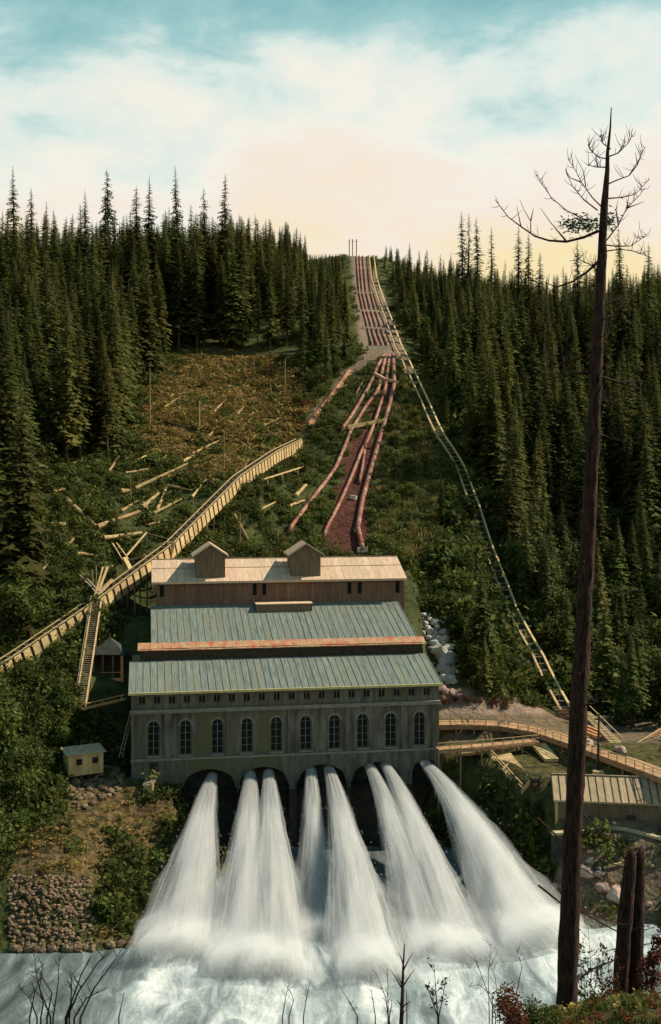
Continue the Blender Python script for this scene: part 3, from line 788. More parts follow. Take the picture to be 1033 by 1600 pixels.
for (pts, r, dens), lab in zip(JP, WORDS):
    j = thing('water_jet', lab, 'water jet', pts[0], 0, 'water jets from the tailrace arches')
    d = pts[-1] - pts[0]; d.z = 0; d.normalize(); sd = Vector((-d.y, d.x, 0))
    pts = list(pts); D0 = len(pts) - 1
    for k in range(1, 5): q = pts[D0] + d * (2.0 * k); q.z = 0.1; pts.append(q)      # the water runs on along the river
    TE = (len(pts) - 1) / D0
    def rad(t):
        f = (0.5 * t + 0.5 * t * t) if t < 1 else 1 + (t - 1) * 0.5
        return 0.66 + (r * 1.25 - 0.66) * f
    m = MB()
    for k in range(int(1500 * dens)):
        a, b = R.gauss(0, 0.43), R.gauss(0, 0.36)
        while a * a + b * b > 1.4: a, b = R.gauss(0, 0.43), R.gauss(0, 0.36)
        t0 = R.choice((0, 0, R.uniform(0, 0.9), R.uniform(0.3, 1.0))); t1 = min(TE * 0.97, t0 + R.uniform(0.15, 0.45))
        ps, rs = [], []
        for q in range(7):
            t = t0 + (t1 - t0) * q / 6
            c = along(pts, t / TE); rr = rad(t)
            up = b * rr * 0.7 + R.uniform(-0.08, 0.08) * (0.4 + t)
            ps.append(c + sd * (a * rr + R.uniform(-0.09, 0.09) * (0.3 + t)) + Vector((0, 0, max(up, -c.z + 0.05))))
            rs.append((0.04 + 0.15 * t) * (0.25 + 0.75 * math.sin(math.pi * min(max(q / 6, 0.04 if t0 else 0.3), 0.97))))
        m.tube(ps, rs, n=3, cap=False)
    o = m.build('stream', jm, j, smooth=True); o['kind'] = 'stuff'
    m = MB()                                                        # torn lumps of water thrown off the jet
    for k in range(int(420 * dens)):
        t = R.uniform(0.25, TE * 0.98); c = along(pts, t / TE); rr = rad(t); a = R.choice((-1, 1)) * R.uniform(0.5, 1.35); b = R.gauss(0.2, 0.5)
        p = c + sd * a * rr + Vector((0, 0, b * rr * 0.7)); p.z = max(p.z, 0.1)
        s_ = R.uniform(0.04, 0.13) * (0.5 + t * 0.6); dv = (along(pts, min(1, t / TE + 0.02)) - c).normalized() * s_ * R.uniform(1, 3)
        e1, e2 = sd * s_, Vector((0, 0, s_))
        m.add([p - dv, p + e1, p + e2, p - e1, p - e2, p + dv], [(0, 1, 2), (0, 2, 3), (0, 3, 4), (0, 4, 1), (5, 2, 1), (5, 3, 2), (5, 4, 3), (5, 1, 4)])
    o = m.build('droplets', jm, j, smooth=True); o['kind'] = 'stuff'
    for kk, (sc, mt) in enumerate(SPRAY):
        m = MB(); vs, fs = [], []; N, S = 16, 22
        for i in range(S + 1):
            t = TE * (0.97 - 0.12 * (3 - kk) / 3) * i / S; c = along(pts, t / TE); rr = rad(t) * sc + 0.06
            for q in range(N):
                a = 2 * math.pi * q / N
                wob = 1 + (0.10 * math.sin(3 * a + 7 * t + kk * 2) + 0.08 * math.sin(5 * a - 11 * t + kk) + R.uniform(-0.07, 0.07)) * min(1, 0.3 + t)
                vs.append(c + sd * math.cos(a) * rr * wob + Vector((0, 0, math.sin(a) * rr * 0.75 * wob)))
        for i in range(S):
            for q in range(N): fs.append((i * N + q, i * N + (q + 1) % N, (i + 1) * N + (q + 1) % N, (i + 1) * N + q))
        fs.append(tuple(range(N - 1, -1, -1))); fs.append(tuple(S * N + q for q in range(N)))
        m.add(vs, fs); m.build('spray', mt, j, smooth=True)
# low mist drifting over the plunge pool
mist = MB()
mxs, mys = np.linspace(-44, 48, 60), np.linspace(106, 152, 34)
MX, MY = np.meshgrid(mxs, mys, indexing='ij')
MH = np.zeros(MX.shape)
for cx_, cy_, rx, ry, rz in ((-9, 137, 13, 9, 3.6), (5, 137, 17, 9, 3.4), (23, 140, 14, 9, 3.4), (6, 124, 38, 14, 2.4), (14, 128, 25, 10, 2.4)):
    MH = np.maximum(MH, rz * np.sqrt(np.clip(1 - ((MX - cx_) / rx) ** 2 - ((MY - cy_) / ry) ** 2, 0, 1)))
MH = MH * (1 + 0.5 * vnoise(MX, MY, 6.0, 31) + 0.35 * vnoise(MX, MY, 2.8, 32)) + 0.02
n1, n2 = MX.shape
vs = [(MX[i, j], MY[i, j], 1.1 + MH[i, j]) for i in range(n1) for j in range(n2)] + [(MX[i, j], MY[i, j], 1.09) for i in range(n1) for j in range(n2)]
fs = []
for i in range(n1 - 1):
    for j in range(n2 - 1):
        a = i * n2 + j; q = (a, a + n2, a + n2 + 1, a + 1)
        fs.append(q); fs.append(tuple(k + n1 * n2 for k in reversed(q)))
o_ = n1 * n2
rim = [i * n2 for i in range(n1)] + [(n1 - 1) * n2 + j for j in range(1, n2)] + [i * n2 + n2 - 1 for i in range(n1 - 2, -1, -1)] + [j for j in range(n2 - 2, 0, -1)]
for a, b in zip(rim, rim[1:] + rim[:1]): fs.append((b, a, a + o_, b + o_))
mist.add(vs, fs)
o = mist.build('mist', vol_mat('river_mist', 0.015, (0.93, 0.97, 0.97)), smooth=True); o['kind'] = 'stuff'; o['label'] = 'white mist over the river where the jets land'
# ------------------------------------------------------------------ plants: prototypes
def frond(mb, base, az, r, droop, w, segs=3, mi=0):
    ca, sa = math.cos(az), math.sin(az)
    sp = []
    for i in range(segs + 1):
        s = i / segs
        sp.append(Vector((base.x + ca * r * s, base.y + sa * r * s, base.z + 0.10 * r * s - droop * r * s * s)))
    side = Vector((-sa, ca, 0))
    vs, fs = list(sp), []
    for i in range(segs):
        m = sp[i].lerp(sp[i + 1], 0.75)
        ww = w * r * (1 - 0.55 * i / segs)
        for s in (1, -1):
            k = len(vs)
            vs.append(m + side * s * ww * R.uniform(0.7, 1.15) + Vector((0, 0, -0.28 * ww * R.uniform(0.4, 1.6))) + Vector((ca, sa, 0)) * r * 0.08)
            fs.append((i, i + 1, k) if s > 0 else (i + 1, i, k))
    mb.add(vs, fs, mi)

def conifer(seed, H=40.0, rb=5.8, bare=0.14, step=0.62, power=0.8, gap=0.0, sparse_top=0.0):
    R.seed(seed)
    tr, cr_ = MB(), MB()
    wob = [Vector((R.uniform(-0.12, 0.12), R.uniform(-0.12, 0.12), H * t)) for t in (0, 0.25, 0.5, 0.75, 1)]
    wob[0].z = -1.5
    tr.tube(wob, [0.55, 0.44, 0.32, 0.18, 0.03], n=6)
    z = bare * H
    while z < H * 0.985:
        t = (z - bare * H) / (H - bare * H)
        rr = rb * ((1 - t) ** power) * (0.62 + 0.38 * math.sin(min(1, t * 7 + 0.35) * math.pi / 2))
        for k in range(R.choice((5, 6, 6, 7)) if t < 0.9 else 5):
            if R.random() < gap: continue
            L = max(0.25, rr * R.uniform(0.55, 1.15))
            if R.random() < 0.07: L *= 1.3
            frond(cr_, Vector((0, 0, z + R.uniform(-0.3, 0.3))), R.uniform(0, 6.283), L, R.uniform(0.25, 0.62) * (1 - 0.6 * t), 0.42 if L > 1 else 0.55)
        z += step * R.uniform(0.7, 1.3) * (1 - 0.3 * t)
    for k in range(9):
        a = R.uniform(0, 6.28); zz = R.uniform(0.02, bare * 1.2) * H
        tr.tube([(0, 0, zz), (math.cos(a) * 1.6, math.sin(a) * 1.6, zz - 0.3)], [0.06, 0.02], n=3)
    return tr.mesh('trunk', M_['bark'], smooth=True), cr_.mesh('crown', M_['fir'])

def broadleaf(seed, rad=3.0, hgt=5.0, n=900, leaf=0.5, m='bush', trunk=True):
    R.seed(seed)
    cr_, tr = MB(), MB()
    lumps = [(Vector((R.uniform(-0.55, 0.55) * rad, R.uniform(-0.55, 0.55) * rad, hgt * R.uniform(0.3, 0.85))), rad * R.uniform(0.32, 0.6)) for _ in range(9)]
    for c, r in lumps:
        for k in range(n // 9):
            d = Vector((R.gauss(0, 1), R.gauss(0, 1), R.gauss(0.15, 0.9))).normalized()
            p = c + d * r * (R.random() ** 0.4)
            if p.z < 0.1: p.z = R.uniform(0.1, 0.5)
            a = Vector((R.gauss(0, 1), R.gauss(0, 1), R.gauss(0, 0.6))).normalized()
            b = d.cross(a)
            if b.length < 0.1: continue
            b.normalize(); s = leaf * R.uniform(0.5, 1.2)
            cr_.add([p - a * s * 0.5, p + b * s * 0.32, p + a * s * 0.6, p - b * s * 0.32], [(0, 1, 2, 3)])
    for c, r in lumps[:6]:
        tr.tube([(0, 0, -0.6), (c.x * 0.25, c.y * 0.25, c.z * 0.5), c], [0.05 * rad, 0.035 * rad, 0.012 * rad], n=4)
    return tr.mesh('trunk', M_['bark'], smooth=True), cr_.mesh('crown', M_[m])

def tuft(seed, n=70, spread=0.8, h=1.0, m='bush', leaf=0.4):
    R.seed(seed); mb = MB()
    for k in range(n):
        p = Vector((R.gauss(0, 0.45) * spread, R.gauss(0, 0.45) * spread, R.uniform(0.0, 1.0) ** 1.3 * h))
        a = Vector((R.gauss(0, 1), R.gauss(0, 1), R.gauss(0.3, 0.7))).normalized(); b = a.cross(Vector((R.gauss(0, 1), R.gauss(0, 1), R.gauss(0, 1)))).normalized()
        s = leaf * R.uniform(0.5, 1.3)
        mb.add([p - a * s * 0.4, p + b * s * 0.3, p + a * s * 0.7, p - b * s * 0.3], [(0, 1, 2, 3)])
    return mb.mesh('leaf_tuft', M_[m])

def grass_tuft(seed, m='bush'):
    R.seed(seed); mb = MB()
    for k in range(60):
        p = Vector((R.gauss(0, 0.4), R.gauss(0, 0.4), 0)); d = Vector((R.gauss(0, 0.4), R.gauss(0, 0.4), 1)).normalized() * R.uniform(0.3, 0.9); s = Vector((R.gauss(0, 1), R.gauss(0, 1), 0)).normalized() * 0.04
        mb.add([p - s, p + s, p + d * 0.6 + s * 0.7, p + d, p + d * 0.6 - s * 0.7], [(0, 1, 2, 3, 4)])
    return mb.mesh('grass_tuft', M_[m])

def slash(seed):
    R.seed(seed); mb = MB()
    for k in range(16):
        p = Vector((R.gauss(0, 0.6), R.gauss(0, 0.6), R.uniform(0, 0.5)))
        d = Vector((R.gauss(0, 1), R.gauss(0, 1), R.gauss(0.15, 0.45))).normalized() * R.uniform(0.4, 1.5)
        mb.tube([p - d * 0.5, p + d * 0.5], [R.uniform(0.03, 0.10), 0.02], n=3, cap=False)
    for k in range(26):
        p = Vector((R.gauss(0, 0.6), R.gauss(0, 0.6), R.uniform(0, 0.45)))
        a = Vector((R.gauss(0, 1), R.gauss(0, 1), R.gauss(0, 0.5))).normalized(); b = a.cross(Vector((R.gauss(0, 1), R.gauss(0, 1), R.gauss(0, 1)))).normalized(); s = R.uniform(0.15, 0.5)
        mb.add([p - a * s, p + b * s * 0.4, p + a * s, p - b * s * 0.4], [(0, 1, 2, 3)])
    return mb.mesh('slash', M_['brush'])

def rock_mesh(seed, m):
    R.seed(seed)
    import bmesh
    bm = bmesh.new(); bmesh.ops.create_icosphere(bm, subdivisions=1 if m == 'rock_brown' else 2, radius=1.0)
    fl = [(Vector((R.gauss(0, 1), R.gauss(0, 1), R.gauss(0, 1))).normalized(), R.uniform(0.5, 0.8)) for _ in range(11)]
    for v in bm.verts:
        for nrm, dd in fl:
            k = v.co.dot(nrm)
            if k > dd: v.co -= nrm * (k - dd)
        v.co *= R.uniform(0.85, 1.12) if m == 'rock_brown' else R.uniform(0.95, 1.05)
    me = bpy.data.meshes.new('rock'); bm.to_mesh(me); bm.free(); me.materials.append(M_[m]); return me

FIRS = [conifer(101), conifer(102, rb=4.8, bare=0.18, power=0.65), conifer(103, rb=6.6, bare=0.05, power=0.85), conifer(104, rb=4.4, bare=0.25, gap=0.15, step=0.7, power=0.5), conifer(105, rb=5.2, bare=0.15, gap=0.1, power=0.65)]
THIN = [conifer(111, rb=3.8, bare=0.2, gap=0.1, power=0.55), conifer(112, rb=2.9, bare=0.35, gap=0.3, power=0.5, step=0.8), conifer(113, rb=4.0, bare=0.55, gap=0.2, power=0.6)]
for k_ in (1, 4): FIRS[k_][1].materials[0] = M_['fir_light']
for tm, cm in THIN: cm.materials[0] = M_['fir_sky']
BROAD = [broadleaf(201), broadleaf(202, rad=2.6, hgt=6.5), broadleaf(203, rad=3.6, hgt=4.0), broadleaf(204, rad=2.2, hgt=4.5)]
TUFTS = [tuft(301), tuft(302, n=60, spread=1.1, h=0.7), tuft(303, n=80, spread=0.7, h=1.5), tuft(304, n=50, spread=1.3, h=0.5)]
SLASH = [slash(401), slash(402), slash(403)]
ROCKS = {m: [rock_mesh(500 + k, m) for k in range(4)] for m in ('rock', 'rock_brown', 'rock_pink')}
R.seed(77)

def scatter(name, pts, scl, protos, label, minrot=0.0):
    """One 'stuff' object: geometry nodes put the prototypes on the points of a mesh."""
    me = bpy.data.meshes.new(name + '_points'); me.from_pydata([tuple(p) for p in pts], [], [])
    n = len(pts)
    a = me.attributes.new('turn', 'FLOAT', 'POINT'); a.data.foreach_set('value', [R.uniform(0, 6.283) for _ in range(n)])
    a = me.attributes.new('size', 'FLOAT', 'POINT'); a.data.foreach_set('value', scl)
    a = me.attributes.new('which', 'INT', 'POINT'); a.data.foreach_set('value', [R.randrange(len(protos)) for _ in range(n)])
    col = bpy.data.collections.new(name + '_source')
    for k, pm in enumerate(protos):
        po = bpy.data.objects.new(f'{name}_source_{k}', pm); col.objects.link(po)
    ng = bpy.data.node_groups.new(name + '_scatter', 'GeometryNodeTree')
    ng.interface.new_socket('Geometry', in_out='INPUT', socket_type='NodeSocketGeometry')
    ng.interface.new_socket('Geometry', in_out='OUTPUT', socket_type='NodeSocketGeometry')
    N, L = ng.nodes, ng.links
    gi, go = N.new('NodeGroupInput'), N.new('NodeGroupOutput')
    ip = N.new('GeometryNodeInstanceOnPoints'); ci = N.new('GeometryNodeCollectionInfo')
    ci.inputs['Collection'].default_value = col; ci.inputs['Separate Children'].default_value = True; ci.inputs['Reset Children'].default_value = True
    ip.inputs['Pick Instance'].default_value = True
    def attr(nm, tp):
        q = N.new('GeometryNodeInputNamedAttribute'); q.data_type = tp; q.inputs['Name'].default_value = nm; return q.outputs['Attribute']
    cx_ = N.new('ShaderNodeCombineXYZ'); L.new(attr('turn', 'FLOAT'), cx_.inputs['Z'])
    L.new(gi.outputs[0], ip.inputs['Points']); L.new(ci.outputs[0], ip.inputs['Instance']); L.new(attr('which', 'INT'), ip.inputs['Instance Index'])
    L.new(cx_.outputs[0], ip.inputs['Rotation']); L.new(attr('size', 'FLOAT'), ip.inputs['Scale']); L.new(ip.outputs[0], go.inputs[0])
    o = bpy.data.objects.new(name, me); COL.objects.link(o)
    md = o.modifiers.new('scatter', 'NODES'); md.node_group = ng
    return tag(o, label, None, None, 'stuff')

# ------------------------------------------------------------------ where things must stay clear (checked against the place's own lines)
FLUME = [(-60, 1070), (18, 1025), (150, 935), (265, 850), (370, 745), (470, 686), (487, 650), (545, 580), (600, 552)]
NOTREE = [[(538, 385), (582, 385), (640, 545), (690, 690), (640, 870), (200, 870), (250, 780), (400, 700), (470, 640), (560, 560)],
          [(205, 700), (225, 620), (290, 548), (400, 545), (452, 570), (468, 640), (462, 690), (370, 770), (270, 870), (170, 915), (76, 985), (76, 775), (180, 735)],
          [(180, 820), (720, 820), (720, 1120), (890, 1110), (1040, 1180), (1040, 1340), (690, 1340), (180, 1340)], [(18, 1000), (210, 880), (210, 1600), (18, 1600)]]
def clear_of(p, h, hw):
    """True if a tree at p, h tall and hw wide in metres, hides none of the tracks, the cutting or the buildings."""
    Y = p.y; k = F / Y
    bx, by = pix(p)
    for f in (0.0, 0.2, 0.4, 0.6, 0.8, 1.0):
        y = by - h * k * f; w = hw * k * (1 - f) + 2
        for x in (bx - w, bx, bx + w):
            if any(inside(x, y, q) for q in NOTREE): return False
        if seg_d(bx, y, TRACK) < w + 5: return False
    return True

def tree(name, label, group, p, h, protos, rot=None, w=1.0, cat='tree', H=40.0):
    t = bpy.data.objects.new(name, None); COL.objects.link(t)
    s = h / H
    t.matrix_world = Matrix.LocRotScale(p, (Matrix.Rotation(R.gauss(0, 0.018), 3, 'X') @ Matrix.Rotation(R.gauss(0, 0.018), 3, 'Y') @ Matrix.Rotation(R.uniform(0, 6.283) if rot is None else rot, 3, 'Z')).to_quaternion(), Vector((s * w, s * w, s)))
    tag(t, label, cat, group)
    tm, cm = protos
    place('trunk', tm, t); place('crown', cm, t)
    return t

# skyline trees: (pixel x, pixel y of the tip, distance, prototype, width, label)
SKY = [(24, 258, 372, FIRS[0], 1.0, 'tall dark fir at the left end of the skyline'),
       (50, 292, 385, THIN[0], 1.0, 'slim fir just right of the tall fir ending the left skyline'),
       (73, 312, 392, FIRS[0], 0.8, 'pointed fir in the low dip of the left skyline'),
       (86, 325, 395, THIN[0], 0.8, 'smallest pointed fir in the dip of the left skyline'),
       (126, 318, 385, FIRS[1], 0.9, 'shorter fir of the twin beside the bare-stemmed fir'),
       (137, 296, 380, FIRS[0], 0.9, 'taller fir of the twin left of the bare-stemmed fir'),
       (163, 294, 402, THIN[1], 1.0, 'thin sparse fir touching the bare-stemmed fir'),
       (172, 262, 398, THIN[2], 1.0, 'bare-stemmed fir with a tufted top on the left skyline'),
       (192, 335, 400, FIRS[3], 0.9, 'low fir in the notch right of the bare-stemmed fir'),
       (214, 288, 378, FIRS[1], 1.1, 'left shoulder of the broad fir pair on the skyline'),
       (231, 274, 374, FIRS[2], 1.1, 'broadest dark fir on the left skyline'),
       (281, 256, 376, FIRS[0], 0.95, 'tallest dark spire on the left skyline'),
       (297, 318, 385, FIRS[1], 0.9, 'small fir between the tallest spire and its neighbour'),
       (323, 292, 380, THIN[0], 1.1, 'dark narrow fir right of the tallest spire'),
       (349, 268, 382, FIRS[4], 1.0, 'rightmost tall fir before the left skyline drops'),
       (385, 338, 400, FIRS[3], 1.0, 'fir starting the lower right part of the left skyline'),
       (405, 335, 405, FIRS[4], 0.9, 'rounded fir on the falling end of the left skyline'),
       (422, 340, 410, FIRS[1], 0.9, 'second rounded fir on the falling end of the left skyline'),
       (446, 344, 418, FIRS[0], 0.9, 'pointed fir near the falling end of the left skyline'),
       (460, 352, 425, FIRS[4], 0.9, 'last fir on the falling end of the left skyline'),
       (640, 378, 478, FIRS[0], 0.9, 'first dark pointed fir on the skyline right of the penstock'),
       (655, 390, 478, FIRS[1], 0.9, 'bushy fir beside the first fir right of the penstock'),
       (668, 388, 470, FIRS[3], 0.8, 'paler fir third on the skyline right of the penstock'),
       (688, 395, 465, THIN[0], 0.8, 'short thin fir midway to the twin spires'),
       (704, 392, 462, FIRS[0], 0.7, 'short fir left of the twin spires'),
       (724, 330, 440, THIN[0], 0.95, 'left one of the tall twin spires right of the penstock'),
       (733, 333, 443, THIN[1], 1.0, 'sparse middle spire between the tall twin spires'),
       (749, 338, 440, THIN[0], 0.95, 'right one of the tall twin spires right of the penstock'),
       (768, 355, 440, THIN[1], 1.0, 'sparse leaning fir right of the twin spires'),
       (788, 405, 440, THIN[1], 0.8, 'low bare fir in the gap right of the twin spires'),
       (811, 352, 425, THIN[0], 1.0, 'left fir of the pair below the dead tree limb'),
       (827, 362, 425, FIRS[1], 0.9, 'right fir of the pair below the dead tree limb'),
       (842, 392, 425, FIRS[4], 0.8, 'low fir right of the pair below the dead tree limb'),
       (903, 372, 405, THIN[0], 1.0, 'narrow fir just left of the dead tree'),
       (972, 352, 395, FIRS[0], 0.9, 'broad fir just right of the dead tree'),
       (925, 395, 400, FIRS[4], 0.9, 'fir standing half behind the dead tree'),
       (1016, 378, 385, FIRS[1], 1.0, 'fir at the right end of the skyline'),
       (880, 415, 410, THIN[1], 0.9, 'sparse low fir in the gap left of the dead tree')]
for px, py, Y, pr, w, lab in SKY:
    p = P(px, py, Y); top = p.z; g = gz(p.x, p.y); h = max(12, top - g)
    tree('fir_tree', lab, 'firs on the skyline', Vector((p.x, p.y, g)), h, pr, w=w * (36.0 / h if h > 36 else 1.0) * 1.05)

# the two forests: firs thrown over both hillsides
cand = []
tries = 0
cells = {}
while len(cand) < 4200 and tries < 120000:
    tries += 1
    x = R.uniform(-260, 270); y = R.uniform(205, 600)
    z = gz(x, y); p = Vector((x, y, z))
    px, py = pix(p)
    left = px < 560
    if px < -700 or px > 1750: continue
    if left and py > (690 if px > 200 else 745 if px > 66 else 980): continue
    near = seg_d(px, py, TRACK) if 380 < py < 1130 else 99
    if left:
        h = R.uniform(24, 40) * (0.72 if px > 380 else 1.0)
        if px > 470: h = R.uniform(9, 20)
        if py < 500 and px < 480 and px > -100:    # keep the skyline as it is: no crown above it
            lim = (345 if px < 375 else 352 + max(0, (px - 440)) * 0.7) + R.choice((-12, 0, 6, 14, 24))
            h = min(h, (py - lim) * y / F + 0.0)
        elif px >= 480: h = min(h, (py - 396) * y / F)
    else:
        h = R.uniform(18, 36)
        if near < 16: h = R.uniform(5, 10)
        elif px < 700: h = R.uniform(9, 20)
        if py > 860: h *= 0.62
        lim = np.interp(px, (580, 640, 700, 780, 850, 1000), (398, 408, 425, 438, 450, 430)) + R.choice((-20, -6, 0, 8, 18))
        h = min(h, (py - lim) * y / F)
    if h < 4.5: continue
    if -20 < px < 1060 and not clear_of(p, h, 0.085 * h + 0.4): continue
    ck = (int(x // 4), int(y // 4))
    if any((qx - x) ** 2 + (qy - y) ** 2 < (5.0 if h < 14 else 9.0) for i in (-1, 0, 1) for j in (-1, 0, 1) for qx, qy in cells.get((ck[0] + i, ck[1] + j), ())): continue
    cells.setdefault(ck, []).append((x, y))
    cand.append((p, h, px, py))
def vis(c):
    p, h, px, py = c
    on = -15 < px < 1050
    return (h / p.y) * (1.0 if on else 0.0) * (1.25 - 0.5 * min(1, p.y / 600)) + (0.02 * R.random())
cand.sort(key=vis, reverse=True)
def zone(px, py):
    if px < 240: return ('dark fir in the dense forest above the log-strewn slope', 'firs of the forest at upper left')
    if px < 575: return ('fir in the dense forest above the brown clearing', 'firs of the forest above the clearing')
    if py < 620: return ('fir in the forest on the upper hillside right of the penstock', 'firs of the upper right forest')
    return ('fir in the shady lower forest right of the incline track', 'firs of the lower right forest')
nfir = 300 - len(SKY) - 4
SHORT = [(24, 'the tall fir ending the left skyline'), (73, 'the low dip in the left skyline'), (130, 'the twin firs on the left skyline'), (172, 'the bare-stemmed skyline fir'), (224, 'the broadest skyline fir'),
         (281, 'the tallest dark spire'), (323, 'the dark narrow spire'), (349, 'the last tall left spire'), (395, 'the lowering end of the left skyline'), (450, 'the falling end of the left skyline'), (520, 'the summit poles'),
         (600, 'the foot of the upper pipes'), (645, 'the pointed fir beside the upper pipes'), (690, 'the short skyline firs'), (736, 'the tall twin spires'), (770, 'the sparse leaning skyline fir'), (819, 'the fir pair under the dead limb'),
         (860, 'the gap left of the dead tree'), (903, 'the narrow fir by the dead tree'), (935, 'the dead tree'), (972, 'the broad fir right of the dead tree'), (1016, 'the right end of the skyline')]
def fir_label(p, h, px, py):
    grp = zone(px, py)[1]
    near_ = min(SHORT, key=lambda q: abs(q[0] - px))
    rows = (450, 520, 590, 680) if px < 575 else (480, 560, 660, 800)
    row = ('topmost', 'upper', 'middle', 'lower', 'lowest')[sum(py > r for r in rows)]
    size = 'small' if h < 12 else 'mid-sized' if h < 24 else 'tall'
    side = 'left' if px < near_[0] else 'right'
    return f'{size} fir in {row} forest rows {side} below {near_[1]}', ('firs of the left forest' if px < 575 else 'firs of the right forest')
for p, h, px, py in cand[:nfir]:
    lab, grp = fir_label(p, h, px, py)
    tree('fir_tree', lab, grp, p, h, R.choice(FIRS if h > 14 else FIRS[:3]), w=R.uniform(0.85, 1.15) * (1.5 if h < 14 else 1.0))
rest = cand[nfir:]
def joined(tm, cm, nm='fir'):
    mb = MB()
    for k, me_ in enumerate((tm, cm)):
        mb.add([v.co for v in me_.vertices], [tuple(q.vertices) for q in me_.polygons], k)
    return mb.mesh('forest_fir', [M_['bark'], M_[nm]])
scatter('forest', [c[0] for c in rest], [c[1] / 40.0 for c in rest], [joined(f[0], f[1], 'fir_light' if i_ in (1, 4) else 'fir') for i_, f in enumerate(FIRS)], 'dense fir forest covering both hillsides behind the single trees')

# undergrowth over every green slope
LOGS = [(152, 828, 218, 804, 0.55, 'thick pale log ending at the V of logs above the trestle'), (101, 783, 150, 827, 0.55, 'orange log forming the left arm of the V of logs'),
        (211, 767, 293, 728, 0.42, 'long straight log across the middle of the clearing'), (286, 724, 303, 715, 0.35, 'short log end beyond the long straight log'),
        (245, 801, 260, 766, 0.38, 'log leaning steeply beside the crossed pile'), (240, 806, 284, 783, 0.36, 'slim log lying right of the crossed pile'),
        (222, 797, 248, 775, 0.5, 'stout log on top of the crossed pile'), (224, 790, 236, 808, 0.4, 'broken log end in the crossed pile'),
        (139, 780, 154, 753, 0.36, 'pale log tilted upright left of the clearing'), (73, 826, 102, 825, 0.6, 'short thick yellow log alone on the left slope'),
        (114, 729, 132, 725, 0.45, 'short pale log in the trees at left'), (74, 748, 92, 747, 0.32, 'small log at the foot of the broken snag'),
        (163, 846, 222, 838, 0.55, 'mossy horizontal log above the plank ladder'), (188, 772, 202, 772, 0.6, 'cut block of wood left of the long straight log'),
        (365, 806, 388, 846, 0.34, 'thin log lying downhill right of the flume'), (60, 900, 76, 885, 0.32, 'curved yellow branch log on the lower left slope'),
        (104, 856, 116, 846, 0.34, 'small log on the mossy slope above the chute'), (250, 660, 330, 678, 0.30, 'dark slanting log in the brown slash'),
        (322, 690, 338, 672, 0.38, 'log leaning near the right end of the clearing'), (370, 650, 384, 636, 0.36, 'pale forked log high in the clearing'),
        (338, 580, 352, 566, 0.36, 'pale branch log at the top of the clearing'), (215, 722, 235, 712, 0.28, 'thin log left of the middle of the clearing'),
        (250, 726, 262, 712, 0.28, 'short tilted log in the middle of the clearing'), (372, 690, 396, 708, 0.28, 'thin log near the flume in the clearing'),
        (452, 795, 476, 785, 0.38, 'yellow log on the grassy strip by the trench'), (462, 778, 478, 762, 0.5, 'weathered log beside the plank trestle'),
        (407, 800, 430, 788, 0.32, 'yellow log under the plank trestle'), (868, 968, 888, 1010, 0.35, 'yellow fallen log left of the dead tree'),
        (838, 890, 862, 902, 0.3, 'small pale log in the shady forest right of the track'),
        (255, 700, 300, 688, 0.34, 'log lying level under the pale snag'), (300, 712, 345, 690, 0.3, 'log running up from the short log end'), (196, 742, 240, 735, 0.3, 'grey log left of the long straight log'),
        (262, 762, 300, 770, 0.34, 'log sloping down right of the crossed pile'), (300, 780, 322, 752, 0.32, 'log leaning near the flume below the clearing'), (190, 802, 214, 786, 0.32, 'short log left of the crossed pile'),
        (170, 740, 186, 716, 0.3, 'tilted log above the pale upright log'), (255, 640, 282, 622, 0.3, 'log in the upper left of the brown slash'), (410, 600, 436, 612, 0.3, 'log in the upper right of the brown slash'),
        (300, 606, 330, 598, 0.28, 'thin log in the middle of the brown slash'), (412, 668, 440, 655, 0.32, 'log near the flume head in the brown slash'), (120, 868, 146, 872, 0.36, 'yellow log left of the plank ladder'),
        (84, 772, 110, 766, 0.3, 'grey log below the small log by the snag'), (232, 824, 262, 816, 0.32, 'log behind the leaning pole'), (330, 650, 352, 628, 0.28, 'steep thin log above the pale snag')]
und, us = [], []
und2, us2 = [], []
gr_, gs_ = [], []
PIPE_LINES = [[(614, 556), (616, 605), (606, 645)], [(604, 556), (592, 612)], [(588, 655), (570, 704)], [(607, 562), (580, 600), (560, 635), (535, 678)], [(592, 612), (570, 640), (548, 676), (524, 735), (482, 790), (452, 836)], [(615, 572), (605, 605), (588, 655)], [(621, 598), (606, 645), (593, 690), (580, 735), (566, 785), (559, 830), (567, 864)], [(568, 700), (550, 745), (530, 790), (514, 822), (506, 842)]]
NOUND = [[(200, 872), (630, 872), (652, 960), (690, 1080), (690, 1230), (200, 1230)], [(548, 690), (590, 660), (578, 790), (580, 866), (500, 866)],
         [(652, 955), (712, 955), (718, 1090), (1040, 1125), (1040, 1274), (862, 1272), (745, 1208), (685, 1195)], [(10, 1362), (154, 1362), (156, 1500), (10, 1500)], [(100, 1222), (170, 1188), (200, 1200), (198, 1250), (122, 1284), (100, 1272)], [(548, 388), (572, 388), (634, 545), (630, 562), (568, 562)]]
tries = 0
